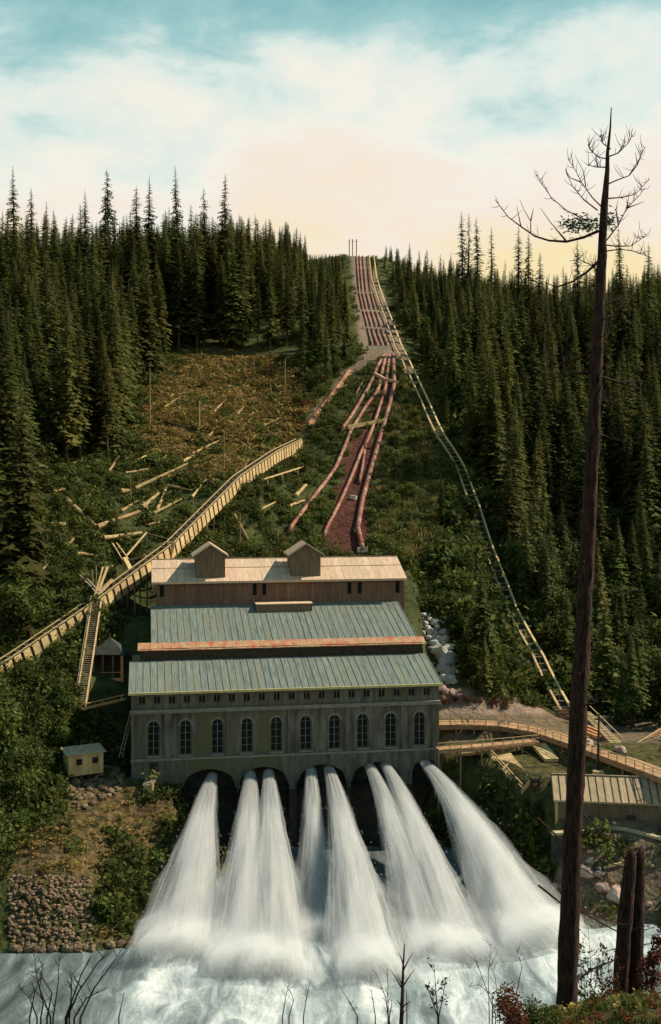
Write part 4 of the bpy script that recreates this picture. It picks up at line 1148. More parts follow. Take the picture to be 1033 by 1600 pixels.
while len(und) < 30000 and tries < 150000:
    tries += 1
    if R.random() < 0.75: x, y = R.uniform(-75, 75), R.uniform(140, 350)
    else: x, y = R.uniform(-220, 230), R.uniform(140, 540)
    z = gz(x, y)
    if z < 0.6: continue
    px, py = pix((x, y, z))
    if any(inside(px, py, q) for q in NOUND): continue
    w, dth = (B(0, 0, 0) - Vector((x, y, 0))).dot(-BU), (Vector((x, y, 0)) - BL0).dot(BV)
    if 31.0 < x < 52 and 158.5 < y < 171: continue
    if -1.0 < w < 49.5 and -1 < dth < 44.2: continue
    if inside(px, py, [(118, 985), (206, 985), (206, 1118), (118, 1118)]) and y < 199: continue
    if 385 < py < 880 and any(seg_d(px, py + 2, q) < 5.5 for q in PIPE_LINES): continue
    if seg_d(px, py + 4, TRACK) < 14 * 240 / y or seg_d(px, py, FLUME[6:]) < 7: continue
    if y > 120 and seg_d(px, py, FLUME[:7]) < 7: continue
    if inside(px, py, [(20, 1372), (20, 1300), (120, 1262), (200, 1225), (285, 1255), (205, 1335), (150, 1372), (150, 1485), (20, 1485)]) and R.random() < 0.93:
        if R.random() < 0.35: und2.append((x, y, z - 0.05)); us2.append(R.uniform(0.4, 1.0))
        continue
    if 860 < px < 1040 and 1270 < py < 1450 and R.random() < 0.92: continue
    if inside(px, py, [(200, 1335), (285, 1250), (300, 1300), (235, 1490), (150, 1490), (150, 1372)]) and R.random() < 0.6:
        if R.random() < 0.3: und2.append((x, y, z - 0.05)); us2.append(R.uniform(0.4, 0.9))
        continue
    if y < 330 and any(abs(py - (q[1] + q[3]) / 2) < 40 and abs(px - (q[0] + q[2]) / 2) < 50 and seg_d(px, py - 3, [(q[0], q[1]), (q[2], q[3])]) < 6.5 for q in LOGS): continue
    if inside(px + R.gauss(0, 13), py + R.gauss(0, 9), clearing) and R.random() < (0.93 if py < 690 else 0.6):
        und2.append((x, y, z - 0.05)); us2.append(R.uniform(0.8, 2.2)); continue
    nz = math.sin(x * 0.23 + 2.1 * math.sin(y * 0.11)) * math.sin(y * 0.19 + 1.7 * math.sin(x * 0.13)) + 0.6 * math.sin(x * 0.61 + y * 0.47)
    if nz < -0.35 and R.random() < 0.8: continue
    s = R.uniform(0.7, 1.9) * (1 + 0.3 * nz)
    if 585 < px < 700 and 580 < py < 870 and R.random() < 0.6: gr_.append((x, y, z)); gs_.append(R.uniform(0.8, 1.9)); continue
    if R.random() < 0.12: gr_.append((x, y, z)); gs_.append(R.uniform(0.8, 1.7))
    if px > 690 and py < 1085 and R.random() < 0.35: s *= 1.8
    if 440 < px < 700 and 560 < py < 870: s *= 0.75
    und.append((x, y, z - 0.1 * s)); us.append(s)
scatter('undergrowth', und, us, TUFTS, 'low leafy undergrowth covering the green slopes')
scatter('hill_grass', gr_, gs_, [grass_tuft(331, 'grass'), grass_tuft(332, 'grass'), grass_tuft(333, 'brush')], 'pale grass on the open slopes beside the pipes')
scatter('slash_debris', und2, us2, SLASH + TUFTS[3:], 'brown logging slash of sticks and dry twigs on the clearing')

# broad-leaved bushes that stand out one by one
bush_n = 0
def bush(px, py, h, lab, grp, pr=None, y0=135):
    p = ground_at(px, py, y0)
    return tree('leafy_bush', lab, grp, p, h, pr or R.choice(BROAD), cat='bush', H=6.0, w=R.uniform(0.85, 1.2))
MARKS = [(625, 480, 'the right edge of the upper pipes'), (660, 560, 'the upper incline track'), (720, 600, 'the right forest at its upper middle'), (470, 590, 'the bench road above the clearing'), (530, 555, 'the upper end of the bench road'), (73, 735, 'the broken orange snag'), (87, 826, 'the short thick yellow log'), (33, 818, 'the thin pale snag at the left edge'), (125, 805, 'the left arm of the V of logs'), (140, 905, 'the timber chute above the flume'), (60, 905, 'the curved yellow branch log'),
         (80, 980, 'the lower flume'), (130, 1040, 'the wooden stairway'), (128, 1110, 'the foot of the stairway'), (130, 1180, 'the small hut'), (60, 1240, 'the two pale stakes'), (30, 1330, 'the brown bank at the left edge'), (30, 1130, 'the left picture edge below the flume'),
         (323, 825, 'the pole behind the first cupola'), (376, 825, 'the log lying downhill right of the flume'), (440, 745, 'the plank trestle'), (434, 835, 'the short post left of the second cupola'), (482, 720, 'the upper part of the long pink pipe'), (465, 790, 'the yellow log by the trench'),
         (600, 690, 'the long pale beam on the pipes'), (580, 780, 'the middle of the red pipe'), (567, 850, 'the lower end of the red pipe'), (640, 800, 'the open slope right of the red pipe'), (690, 740, 'the upper bend of the incline track'), (640, 860, 'the right end of the timber house'), (700, 850, 'the open slope left of the track'),
         (665, 950, 'the top of the boulder pile'), (712, 1040, 'the boulder pile'), (750, 1075, 'the red bank'), (770, 900, 'the middle of the incline track'), (810, 1000, 'the lower incline track'), (850, 1070, 'the foot of the incline track'),
         (700, 950, 'the slope above the boulder pile'), (800, 830, 'the bare stem right of the track'), (850, 896, 'the small pale log in the shady forest'), (878, 990, 'the yellow fallen log'), (860, 760, 'the forest left of the dead trunk'), (905, 850, 'the dead trunk at its middle'), (980, 760, 'the shady forest edge at far right'), (980, 880, 'the right forest at mid height'), (960, 1000, 'the forest above the wooden steps'), (890, 1060, 'the short snag at the forest foot')]
BZ = [('', 'bushes above the bench road', 16, [(440, 560), (552, 535), (540, 575), (485, 640), (450, 640)], (3.5, 6.5)),
      ('green bush on the slope left of the flume', 'bushes on the left slope', 22, [(70, 760), (110, 700), (180, 720), (150, 830), (90, 990), (60, 1000)], (2.5, 5)),
      ('', 'trees at the left edge', 16, [(18, 700), (62, 690), (70, 760), (55, 1000), (18, 1010)], (6, 11)),
      ('', 'bushes beside the upper pipes', 26, [(600, 470), (640, 540), (690, 660), (720, 700), (740, 560), (680, 470)], (5, 10)),
      ('green bush below the flume on the left bank', 'bushes below the flume', 42, [(20, 1060), (125, 975), (118, 1160), (60, 1300), (20, 1330)], (2.5, 5)),
      ('bush on the grassy strip between the flume and the penstock', 'bushes between flume and penstock', 22, [(300, 840), (380, 760), (470, 700), (490, 720), (440, 840)], (1.8, 3.4)),
      ('low bush on the green slope right of the penstock', 'bushes right of the penstock', 40, [(600, 700), (622, 600), (690, 720), (745, 880), (640, 870), (590, 800)], (2.0, 4.5)),
      ('leafy bush beside the incline track above the red bank', 'bushes along the incline track', 54, [(650, 880), (745, 890), (840, 1075), (780, 1090), (720, 1080), (690, 960)], (2.5, 6.0)),
      ('leafy tree in the shady lower forest right of the incline track', 'leafy trees of the lower right forest', 66, [(735, 690), (1020, 660), (1020, 1070), (900, 1075), (820, 960), (760, 800)], (6, 12))]
for lab, grp, n, poly, (h0, h1) in BZ:
    k = 0; lo = [min(q[i] for q in poly) for i in (0, 1)]; hi = [max(q[i] for q in poly) for i in (0, 1)]
    for _ in range(4000):
        if k >= n: break
        px, py = R.uniform(lo[0], hi[0]), R.uniform(lo[1], hi[1])
        if not inside(px, py, poly): continue
        p = ground_at(px, py); h = R.uniform(h0, h1); kk = F / p.y
        if seg_d(px, py - h * kk * 0.6, TRACK) < h * 0.5 * kk + 4: continue
        if seg_d(px, py - h * kk * 0.6, FLUME[:6]) < h * 0.5 * kk + 3: continue
        if inside(px, py - h * kk * 0.5, NOTREE[2]): continue
        if any(inside(px + ox * h * 0.45 * kk, py - h * kk * fy, [(650, 950), (716, 950), (720, 1080), (655, 1080)]) for ox in (-1, 0, 1) for fy in (0, 0.5, 0.9)): continue
        lm = min(MARKS, key=lambda q: math.hypot(q[0] - px, q[1] - py)); dx, dy = px - lm[0], py - lm[1]
        where = ('right of' if dx > 0 else 'left of') if abs(dx) > abs(dy) else ('below' if dy > 0 else 'above')
        size = 'small' if h < h0 + (h1 - h0) * 0.33 else 'mid-sized' if h < h0 + (h1 - h0) * 0.67 else 'large'
        bush(px, py, h, f"{size} {'leafy green' if 'upper pipes' in grp else 'green'} {'tree' if 'trees' in grp else 'bush'} {where} {lm[2]}", grp); k += 1
# ------------------------------------------------------------------ box flume on the left slope
R.seed(909)
FL = [P(-60, 1072, 181), P(18, 1025, 190), P(150, 935, 205), P(265, 850, 225), P(370, 745, 255), P(430, 705, 279), P(470, 686, 300)]
def resample(pts, step):
    out, acc = [pts[0].copy()], 0.0
    for a, b in zip(pts[:-1], pts[1:]):
        L = (b - a).length; t = step - acc
        while t <= L:
            out.append(a.lerp(b, t / L)); t += step
        acc = L - (t - step)
    return out
fl = thing('wooden_flume', 'long ribbed wooden flume climbing the left slope towards the clearing', 'flume', FL[1])
fp = resample(FL, 2.05)
HF, WF = 2.5, 1.8
trough = MB(); rails = MB()
for k, (a, b) in enumerate(zip(fp[:-1], fp[1:])):
    d = (b - a); dh = Vector((d.x, d.y, 0)).normalized(); s = Vector((dh.y, -dh.x, 0))    # s: the side facing the river
    up = s.cross(d.normalized()).normalized()
    if up.z < 0: up = -up
    a2, b2 = a + d * 0.15, b - d * 0.15
    for sg in (1, -1):
        m = MB(); o = s * sg * WF / 2; j = s * sg * R.uniform(0, 0.06)
        m.hexa([a2 + o - up * HF + j, b2 + o - up * HF + j, b2 + o * 1.12 - up * HF + j, a2 + o * 1.12 - up * HF + j,
                a2 + o + j, b2 + o + j, b2 + o * 1.12 + j, a2 + o * 1.12 + j])
        if sg > 0: m.build('side_panel', M_['wood'], fl)
        else: trough.v += []; trough.add(m.v, m.f)
    trough.beam(a - up * (HF * 0.55), b - up * (HF * 0.55), WF * 0.98, HF * 0.86, up)
    rb = MB(); rb.beam(a - s * WF * 0.58 + up * 0.1, a + s * WF * 0.58 + up * 0.1, 0.2, 0.16); rb.build('cross_tie', M_['wood_old'], fl)
    for sg in (1, -1): rails.beam(a + s * sg * WF * 0.46 + up * 0.26, b + s * sg * WF * 0.46 + up * 0.26, 0.16, 0.14, up)
    if k % 2 == 0:
        for sg in (1, -1):
            q = a + s * sg * WF * 0.45 - up * HF; g = gz(q.x, q.y)
            if q.z - g > 0.4:
                m = MB(); m.beam((q.x, q.y, g - 0.5), q, 0.26, 0.26); m.build('post', M_['wood_old'], fl)
trough.build('trough', M_['wood_dark'], fl); rails.build('top_rail', M_['wood'], fl)  # trough kept dark so the gaps between panels look shadowed

# trestle pieces along the flume
def frame(name, lab, cat, beams, mt='wood', grp=None):
    """Pixel-measured timber beams that belong to one thing: (x0, y0, Y0, x1, y1, Y1, width, part name)."""
    t = None
    for x0, y0, Y0, x1, y1, Y1, w, nm in beams:
        a, b = P(x0, y0, Y0), P(x1, y1, Y1)
        if t is None: t = thing(name, lab, cat, min(a, b, key=lambda q: q.z), 0, grp)
        m = MB(); m.beam(a, b, w, w * 0.8); m.build(nm, M_[mt], t)
    return t
frame('trestle_tower', 'small yellow timber trestle above the flume beside the stair head', 'trestle',
      [(168, 886, 213, 151, 932, 206, 0.35, 'leg'), (161, 886, 211, 148, 932, 205, 0.25, 'leg'), (158, 888, 214, 176, 884, 214, 0.4, 'cap_beam'), (175, 906, 210, 152, 930, 206, 0.5, 'brace'), (150, 884, 213, 151, 915, 213, 0.2, 'post'), (144, 890, 214, 146, 918, 214, 0.2, 'post')])
frame('sluice_chute', 'narrow timber chute leading down to the flume from the left', 'chute', [(124, 898, 214, 152, 928, 206, 0.35, 'stringer'), (128, 896, 214.6, 155, 925, 206.6, 0.35, 'stringer'), (124, 898, 214.5, 140, 898, 214.5, 0.3, 'cap_beam')], 'wood_old')
t = frame('plank_ladder', 'short plank ladder standing above the flume', 'ladder', [(176, 849, 226, 194, 878, 222, 0.22, 'stringer'), (182, 848, 226, 201, 874, 222, 0.22, 'stringer'), (179, 856, 225, 187, 855, 225, 0.2, 'rung'), (185, 864, 224, 192, 862, 224, 0.2, 'rung'), (191, 872, 223, 198, 869, 223, 0.2, 'rung')])
frame('leaning_pole', 'yellow pole leaning against the horizontal log above the flume', 'pole', [(229, 832, 231, 198, 868, 223, 0.28, 'pole')])
frame('handrail', 'thin grey handrail running from the leaning pole to the flume', 'railing', [(229, 833, 231, 262, 842, 226, 0.16, 'rail'), (229, 836, 231, 231, 846, 231, 0.16, 'post')], 'wood_old')
frame('walkway_beam', 'grey squared beam lying between the plank ladder and the flume', 'beam', [(199, 875, 221, 228, 869, 219.5, 0.5, 'beam')], 'wood_old')
frame('chute_post', 'pale post leaning on the flume above the timber house', 'post', [(195, 873, 221.5, 205, 893, 216.5, 0.8, 'post')])
frame('flume_bent', 'two pale legs carrying the flume behind the timber house', 'trestle', [(263, 848, 224, 260, 876, 224, 0.22, 'leg'), (273, 848, 224, 266, 876, 224, 0.4, 'leg'), (257, 847, 224.3, 277, 847, 224.3, 0.3, 'cap_beam')], 'wood')
frame('plank_trestle', 'low plank trestle on short posts right of the flume', 'trestle',
      [(402, 752, 262, 478, 728, 282, 0.35, 'plank'), (418, 749, 264, 419, 764, 264, 0.5, 'post'), (441, 741, 270, 442, 754, 270, 0.5, 'post'), (465, 733, 277, 466, 746, 277, 0.5, 'post'), (478, 729, 281, 479, 740, 281, 0.4, 'post')])

# stairway down from the flume
st = thing('wooden_stairway', 'steep wooden stairway running down from the flume past the pavilion', 'stairs', P(125, 1110, 184))
sa, sb = P(151, 940, 203.5), P(125, 1110, 184)
for off in (-0.8, 0.8):
    m = MB(); m.beam(sa + Vector((off, 0, 0)), sb + Vector((off, 0, 0)), 0.22, 0.35); m.build('stringer', M_['wood'], st)
for k in range(52):
    p = sa.lerp(sb, (k + 0.5) / 52); m = MB(); m.box(p.x - 0.7, p.x + 0.7, p.y - 0.16, p.y + 0.16, p.z - 0.04, p.z + 0.04); m.build('tread', M_['wood_old'], st)
m = MB(); m.tube([sa + Vector((-1.0, 0, 1.1)), sb + Vector((-1.0, 0, 1.1))], 0.07, n=5)
for k in range(8):
    p = sa.lerp(sb, k / 7) + Vector((-1.0, 0, 0)); m.beam(p, p + Vector((0, 0, 1.1)), 0.1, 0.1)
m.build('handrail', M_['wood_old'], st)
for k in range(1, 6):
    p = sa.lerp(sb, k / 6); g = gz(p.x, p.y)
    if p.z - g > 0.5:
        for off in (-0.8, 0.8): m = MB(); m.beam((p.x + off, p.y, g - 0.4), (p.x + off, p.y, p.z), 0.2, 0.2); m.build('post', M_['wood_old'], st)

# pavilion with the teal hipped roof
pv0 = P(170, 1060, 194); pvz = pv0.z
pv = thing('pavilion', 'open timber pavilion with teal hipped roof left of the power house', 'pavilion', pv0)
c = P(172, 1056, 196.2)
hw, hd = 2.4, 1.9
m = MB()
e = P(172, 1020, 196.2).z
for i, (x, y) in enumerate(((-1, -1), (1, -1), (1, 1), (-1, 1))):
    x2, y2 = ((1, -1), (1, 1), (-1, 1), (-1, -1))[i]
    q = MB()
    o = 1.22
    pts = [c + Vector((x * hw * o, y * hd * o, 0)), c + Vector((x2 * hw * o, y2 * hd * o, 0)), c.copy()]
    pts[0].z = pts[1].z = e - 0.05; pts[2].z = P(172, 1000, 196).z + 0.4
    q.add(pts + [p + Vector((0, 0, 0.14)) for p in pts], [(2, 1, 0), (3, 4, 5), (0, 1, 4, 3), (1, 2, 5, 4), (2, 0, 3, 5)]); q.build('roof_slope', M_['roof_dark'], pv)
for x, y in ((-1, -1), (-0.35, -1), (0.35, -1), (1, -1), (1, 1), (-1, 1)):
    q = MB(); b = c + Vector((x * hw, y * hd, 0)); w = 0.42 if x == 1 and y == -1 else 0.22
    q.beam((b.x, b.y, pvz), (b.x, b.y, e + 0.1), w, w); q.build('post', M_['wood_orange'] if w > 0.3 else M_['board_red'], pv)
for k in range(9):
    q = MB(); y = c.y - hd - 0.5 + k * 0.63; q.box(c.x - hw - 0.5, c.x + hw + 0.3, y, y + 0.6, pvz - 0.14, pvz + R.uniform(0, 0.02)); q.build('deck_plank', M_['wood_old'], pv)
q = MB(); q.box(c.x - hw - 0.9, c.x + hw + 0.35, c.y - hd - 0.62, c.y - hd - 0.51, pvz - 0.42, pvz + 0.1); q.build('front_beam', M_['wood_orange'], pv)
q = MB(); q.beam(c + Vector((-hw, -hd - 0.1, 0.95)), c + Vector((hw, -hd - 0.1, 0.95)), 0.12, 0.12); q.build('handrail', M_['wood_orange'], pv)
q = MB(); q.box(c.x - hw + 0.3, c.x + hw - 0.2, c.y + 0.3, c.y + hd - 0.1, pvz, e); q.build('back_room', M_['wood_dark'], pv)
for k in range(5):
    x = c.x - hw - 0.6 + k * 1.35; q = MB(); g = gz(x, c.y - hd)
    q.beam((x, c.y - hd - 0.4, g - 0.4), (x, c.y - hd - 0.4, pvz - 0.15), 0.2, 0.2); q.build('stilt', M_['board_red'], pv)
frame('lower_walkway', 'orange railed walkway at the foot of the stairway below the pavilion', 'walkway',
      [(128, 1108, 183, 196, 1092, 186, 0.4, 'edge_beam'), (129, 1101, 184.5, 196, 1085, 187.5, 0.2, 'handrail'), (133, 1100, 184.3, 133, 1106, 184, 0.2, 'post'), (160, 1093, 185.6, 160, 1101, 185.4, 0.2, 'post'), (190, 1086, 187, 190, 1094, 186.6, 0.2, 'post')], 'wood_orange')

# hut on the left bank
def hut(name, lab, p00, ux, w, dpt, h0, h1, oh=0.35):
    """Small board hut: front corner p00, front direction ux, monopitch roof rising to the back."""
    ux = Vector(ux).normalized(); vy = Vector((-ux.y, ux.x, 0))
    T = lambda a, b, cc: p00 + ux * a + vy * b + Vector((0, 0, cc))
    t = thing(name, lab, 'hut', p00)
    n = 9
    for k in range(n):
        m = MB(); m.box(k * w / n + 0.01, (k + 1) * w / n - 0.01, -0.05, -0.005 - R.uniform(0, 0.015), -0.3, h0, T=T); m.build('plank', M_['wood'], t)
    m = MB(); m.hexa([T(0, 0, -0.6), T(w, 0, -0.6), T(w, dpt, -0.6), T(0, dpt, -0.6), T(0, 0, h0), T(w, 0, h0), T(w, dpt, h1), T(0, dpt, h1)]); m.build('wall', M_['wood'], t)
    m = MB(); k = (h1 - h0) / dpt
    m.hexa([T(-oh, -oh, h0 - oh * k + 0.02), T(w + oh, -oh, h0 - oh * k + 0.02), T(w + oh, dpt + oh, h1 + oh * k + 0.02), T(-oh, dpt + oh, h1 + oh * k + 0.02),
            T(-oh, -oh, h0 - oh * k + 0.16), T(w + oh, -oh, h0 - oh * k + 0.16), T(w + oh, dpt + oh, h1 + oh * k + 0.16), T(-oh, dpt + oh, h1 + oh * k + 0.16)]); m.build('roof', M_['shed_roof'], t)
    for f in (0.30, 0.76):
        m = MB(); m.box(w * f - 0.48, w * f + 0.48, -0.13, -0.07, h0 * 0.38, h0 * 0.76, T=T); fo = m.build('window', M_['board'], t)
        m = MB(); m.box(w * f - 0.38, w * f + 0.38, -0.15, -0.12, h0 * 0.42, h0 * 0.72, T=T); m.build('pane', M_['glass'], fo)
    return t
h0p, h1p = P(107, 1208, 173), P(157, 1192, 177)
h0p.z = h1p.z = P(107, 1208, 173).z
hut('small_hut', 'small pale plank hut with two square windows above the rubble heap', h0p, (1, 0.55, 0), 5.4, 2.8, 2.6, 3.0)
# little shed with dark roof by the power house corner
q0 = P(224, 1232, 171.5); q0.z = gz(q0.x, q0.y)
cr8 = thing('tool_box', 'small yellow box with grey sloping lid at the left corner of the power house', 'box', q0)
m = MB(); m.box(q0.x, q0.x + 1.4, q0.y, q0.y + 1.2, q0.z - 0.4, q0.z + 1.4); m.build('body', M_['eave'], cr8)
m = MB(); m.hexa([Vector(v) for v in ((q0.x - 0.1, q0.y - 0.15, q0.z + 1.42), (q0.x + 1.5, q0.y - 0.15, q0.z + 1.42), (q0.x + 1.9, q0.y + 1.8, q0.z + 2.4), (q0.x + 0.3, q0.y + 1.8, q0.z + 2.4),
                                          (q0.x - 0.1, q0.y - 0.15, q0.z + 1.52), (q0.x + 1.5, q0.y - 0.15, q0.z + 1.52), (q0.x + 1.9, q0.y + 1.8, q0.z + 2.5), (q0.x + 0.3, q0.y + 1.8, q0.z + 2.5))]); m.build('lid', M_['wood_old'], cr8)
frame('corner_steps', 'thin slanting ladder against the left end of the power house', 'ladder', [(204, 1112, 181, 186, 1184, 177, 0.12, 'rail'), (208, 1112, 181, 191, 1184, 177, 0.12, 'rail')] + [(204 - 18 * k / 10, 1112 + 72 * k / 10, 181 - 4 * k / 10, 208 - 17 * k / 10, 1112 + 72 * k / 10, 181 - 4 * k / 10, 0.1, 'rung') for k in range(1, 10)], 'wood_old')
frame('sawn_stakes', 'two pale stakes standing left of the rubble heap below the hut', 'stakes', [(91, 1232, 168, 90, 1272, 167.5, 0.35, 'stake'), (97, 1236, 168, 98, 1270, 167.5, 0.3, 'stake')])

# ------------------------------------------------------------------ logs, snags and stumps on the clearing
def log(name, lab, x0, y0, x1, y1, rad, grp='fallen logs on the clearing', lift=0.3):
    a, b = ground_at(x0, y0), ground_at(x1, y1)
    a.z += rad * 0.6 + lift; b.z += rad * 0.6 + lift
    m = MB(); k = 5; ps, rs = [], []
    for i in range(k + 1):
        p = a.lerp(b, i / k); g = gz(p.x, p.y)
        p.z = max(p.z, g + rad * 0.3); ps.append(p + Vector((R.uniform(-.05, .05), R.uniform(-.05, .05), R.uniform(-.05, .05)))); rs.append(rad * (1 - 0.35 * i / k) * R.uniform(0.93, 1.07))
    m.tube(ps, rs, n=8, jit=0.05)
    for _ in range(R.choice((1, 2, 3))):
        t = R.uniform(0.3, 0.95); p = a.lerp(b, t); dv = Vector((R.gauss(0, 1), R.gauss(0, 1), abs(R.gauss(0, 1)))).normalized()
        m.tube([p, p + dv * R.uniform(0.5, 1.2)], [rad * 0.25, rad * 0.1], n=4)
    o = m.build(name, M_['log']); return tag(o, lab, 'log', grp)
for x0, y0, x1, y1, r_, lab in LOGS: log('fallen_log', lab, x0, y0, x1, y1, r_)
SNAGS = [(71, 748, 716, 0.55, 'broken orange snag standing at the far left'), (33, 840, 797, 0.45, 'thin pale snag at the left edge'), (310, 675, 630, 0.50, 'pale snag in the middle of the clearing'),
         (350, 738, 672, 0.28, 'thin tall snag rising from the lower clearing'), (234, 670, 575, 0.3, 'slim bare trunk at the left edge of the clearing'), (446, 622, 560, 0.35, 'slim pale snag right of the clearing'),
         (395, 595, 560, 0.5, 'dark stub at the top of the clearing'), (449, 688, 668, 0.45, 'leaning stump by the flume head'), (424, 620, 598, 0.3, 'reddish stub at the right of the clearing'),
         (36, 690, 662, 0.3, 'stub among the dark trees at left'), (434, 845, 826, 0.4, 'short post on the grass left of the second cupola'), (323, 840, 806, 0.22, 'thin pole behind the first cupola'),
         (205, 780, 735, 0.18, 'very thin pole above the cut block'), (376, 860, 800, 0.2, 'thin pole right of the first cupola'), (888, 1040, 1000, 0.3, 'short snag at the foot of the forest'),
         (808, 838, 800, 0.25, 'bare stem in the forest right of the track')]
for x, yb, yt, r_, lab in SNAGS:
    p = ground_at(x, yb); top = p + Vector((R.uniform(-0.3, 0.3), 0, (yb - yt) * p.y / F))
    r_ *= 0.75; m = MB(); m.tube([p - Vector((0, 0, 0.5)), p.lerp(top, 0.5) + Vector((R.uniform(-.1, .1), 0, 0)), top], [r_, r_ * 0.85, r_ * 0.55], n=7, jit=0.08)
    for _ in range(3):
        q = p.lerp(top, R.uniform(0.4, 1)); m.tube([q, q + Vector((R.uniform(-.9, .9), R.uniform(-.5, .5), R.uniform(0, 0.5)))], [r_ * 0.25, 0.03], n=4)
    tag(m.build('dead_snag', M_['snag']), lab, 'snag', 'snags and stubs on the slopes')

# ------------------------------------------------------------------ penstock pipes and the incline track
def ground_line(pts, lift, y0=135, step=4.0, smooth=8):
    """Pixel polyline laid on the ground as a dense 3-D line."""
    base_ = [ground_at(x, y, y0) for x, y in pts]
    out = resample(base_, step) + [base_[-1]]
    zz = []
    for p in out: zz.append(max(gz(p.x, p.y), p.z - 1.5) + lift)
    for _ in range(smooth): zz = [zz[0]] + [max(zz[i], (zz[i - 1] + zz[i] + zz[i + 1]) / 3) for i in range(1, len(zz) - 1)] + [zz[-1]]
    return [Vector((p.x, p.y, z)) for p, z in zip(out, zz)]
PIPES = [([(549, 398), (562, 460), (574, 510), (582, 543)], 0.32, 'leftmost upper penstock pipe on the hill'), ([(553, 398), (567, 460), (580, 510), (590, 543)], 0.32, 'second upper penstock pipe on the hill'),
         ([(557, 398), (573, 460), (587, 510), (598, 543)], 0.32, 'third upper penstock pipe on the hill'), ([(562, 398), (580, 460), (594, 510), (606, 543)], 0.32, 'rightmost upper penstock pipe on the hill'),
         ([(601, 556), (580, 600), (560, 635), (535, 678)], 0.5, 'lower pipe fanning out furthest left'), ([(604, 556), (592, 612), (570, 640), (548, 676), (524, 735), (482, 790), (452, 836)], 0.5, 'long pink pipe reaching down to the second cupola'),
         ([(609, 556), (603, 605), (588, 655), (570, 704)], 0.45, 'red pipe in the middle of the fan above the trench'), ([(614, 556), (616, 605), (606, 645), (593, 690), (580, 735), (566, 785), (559, 830), (567, 864)], 0.58, 'red pipe along the right edge of the trench'),
         ([(588, 655), (568, 700), (550, 745), (530, 790), (514, 822), (506, 842)], 0.42, 'pale pipe along the left edge of the trench'), ([(570, 705), (566, 735), (562, 757)], 0.35, 'short pale pipe lying in the trench'),
         ([(580, 570), (566, 600), (556, 622)], 0.22, 'thin greenish pipe left of the fan')]
for pts, r_, lab in PIPES:
    ln = ground_line(pts, r_ * 0.9)
    t = thing('penstock_pipe', lab, 'pipe', ln[-1], 0, 'penstock pipes')
    m = MB(); m.tube(ln, r_, n=10); m.build('pipe', M_['pipe'], t, smooth=True)
    for k in range(1, len(ln) - 1, 2):
        d = (ln[k + 1] - ln[k]).normalized() * 0.12; m = MB(); m.tube([ln[k] - d, ln[k] + d], r_ * 1.16, n=10); m.build('collar', M_['pipe'], t)
    for k in range(2, len(ln) - 1, 5):
        p = ln[k]; g = gz(p.x, p.y); m = MB(); m.box(p.x - r_ * 1.3, p.x + r_ * 1.3, p.y - 0.3, p.y + 0.3, g - 0.4, max(p.z - r_ * 0.4, g + 0.1)); m.build('saddle', M_['concrete'], t)
def gbeam(name, lab, cat, x0, y0, x1, y1, w, h, mt, lift=0.4):
    a, b = ground_at(x0, y0), ground_at(x1, y1); zt = max(a.z, b.z)
    a.z += lift; b.z += lift
    m = MB(); m.beam(a, b, w, h); return tag(m.build(name, M_[mt]), lab, cat)
gbeam('anchor_block', 'pale concrete anchor block across the foot of the upper pipes', 'block', 574, 547, 610, 547, 1.6, 1.7, 'concrete')
gbeam('cross_sill', 'thin pale sill across the upper pipes high on the hill', 'sill', 566, 514, 602, 516, 0.8, 0.8, 'concrete')
gbeam('cross_sill', 'faint sill across the pipes halfway up the hill', 'sill', 561, 487, 592, 488, 0.8, 0.7, 'concrete')
gbeam('cross_sill', 'topmost sill across the pipes below the crest', 'sill', 556, 459, 584, 460, 1.0, 0.8, 'concrete')
gbeam('cross_beam', 'long pale beam lying across the fanned pipes', 'beam', 543, 673, 602, 662, 0.8, 1.0, 'wood', 0.9)
gbeam('cross_beam', 'short yellow beam across the top of the fanned pipes, left piece', 'beam', 586, 589, 602, 598, 0.9, 0.8, 'wood', 0.9)
gbeam('cross_beam', 'short yellow beam across the top of the fanned pipes, right piece', 'beam', 606, 598, 623, 603, 0.9, 0.8, 'wood', 0.9)
gbeam('pipe_saddle_block', 'small pale block standing in the red trench', 'block', 548, 779, 557, 781, 0.9, 0.9, 'concrete')
gbeam('pipe_saddle_block', 'pale block under the lower end of the red pipe', 'block', 559, 862, 575, 862, 1.2, 1.0, 'concrete')
gbeam('retaining_timber', 'pale timber holding the bench above the fanned pipes', 'timber', 590, 560, 625, 561, 0.5, 0.6, 'wood', 0.3)
for x, lab in ((546, 'left pole of the three on the summit'), (551, 'middle pole of the three on the summit'), (557, 'right pole of the three on the summit')):
    p = P(x, 396, 524); p.z = gz(p.x, p.y); m = MB(); m.tube([p - Vector((0, 0, 0.5)), P(x, 374, 524)], 0.22, n=6); m.beam(P(x - 1.5, 377, 524), P(x + 1.5, 377, 524), 0.2, 0.2)
    tag(m.build('summit_pole', M_['wood_old']), lab, 'pole', 'poles on the summit')

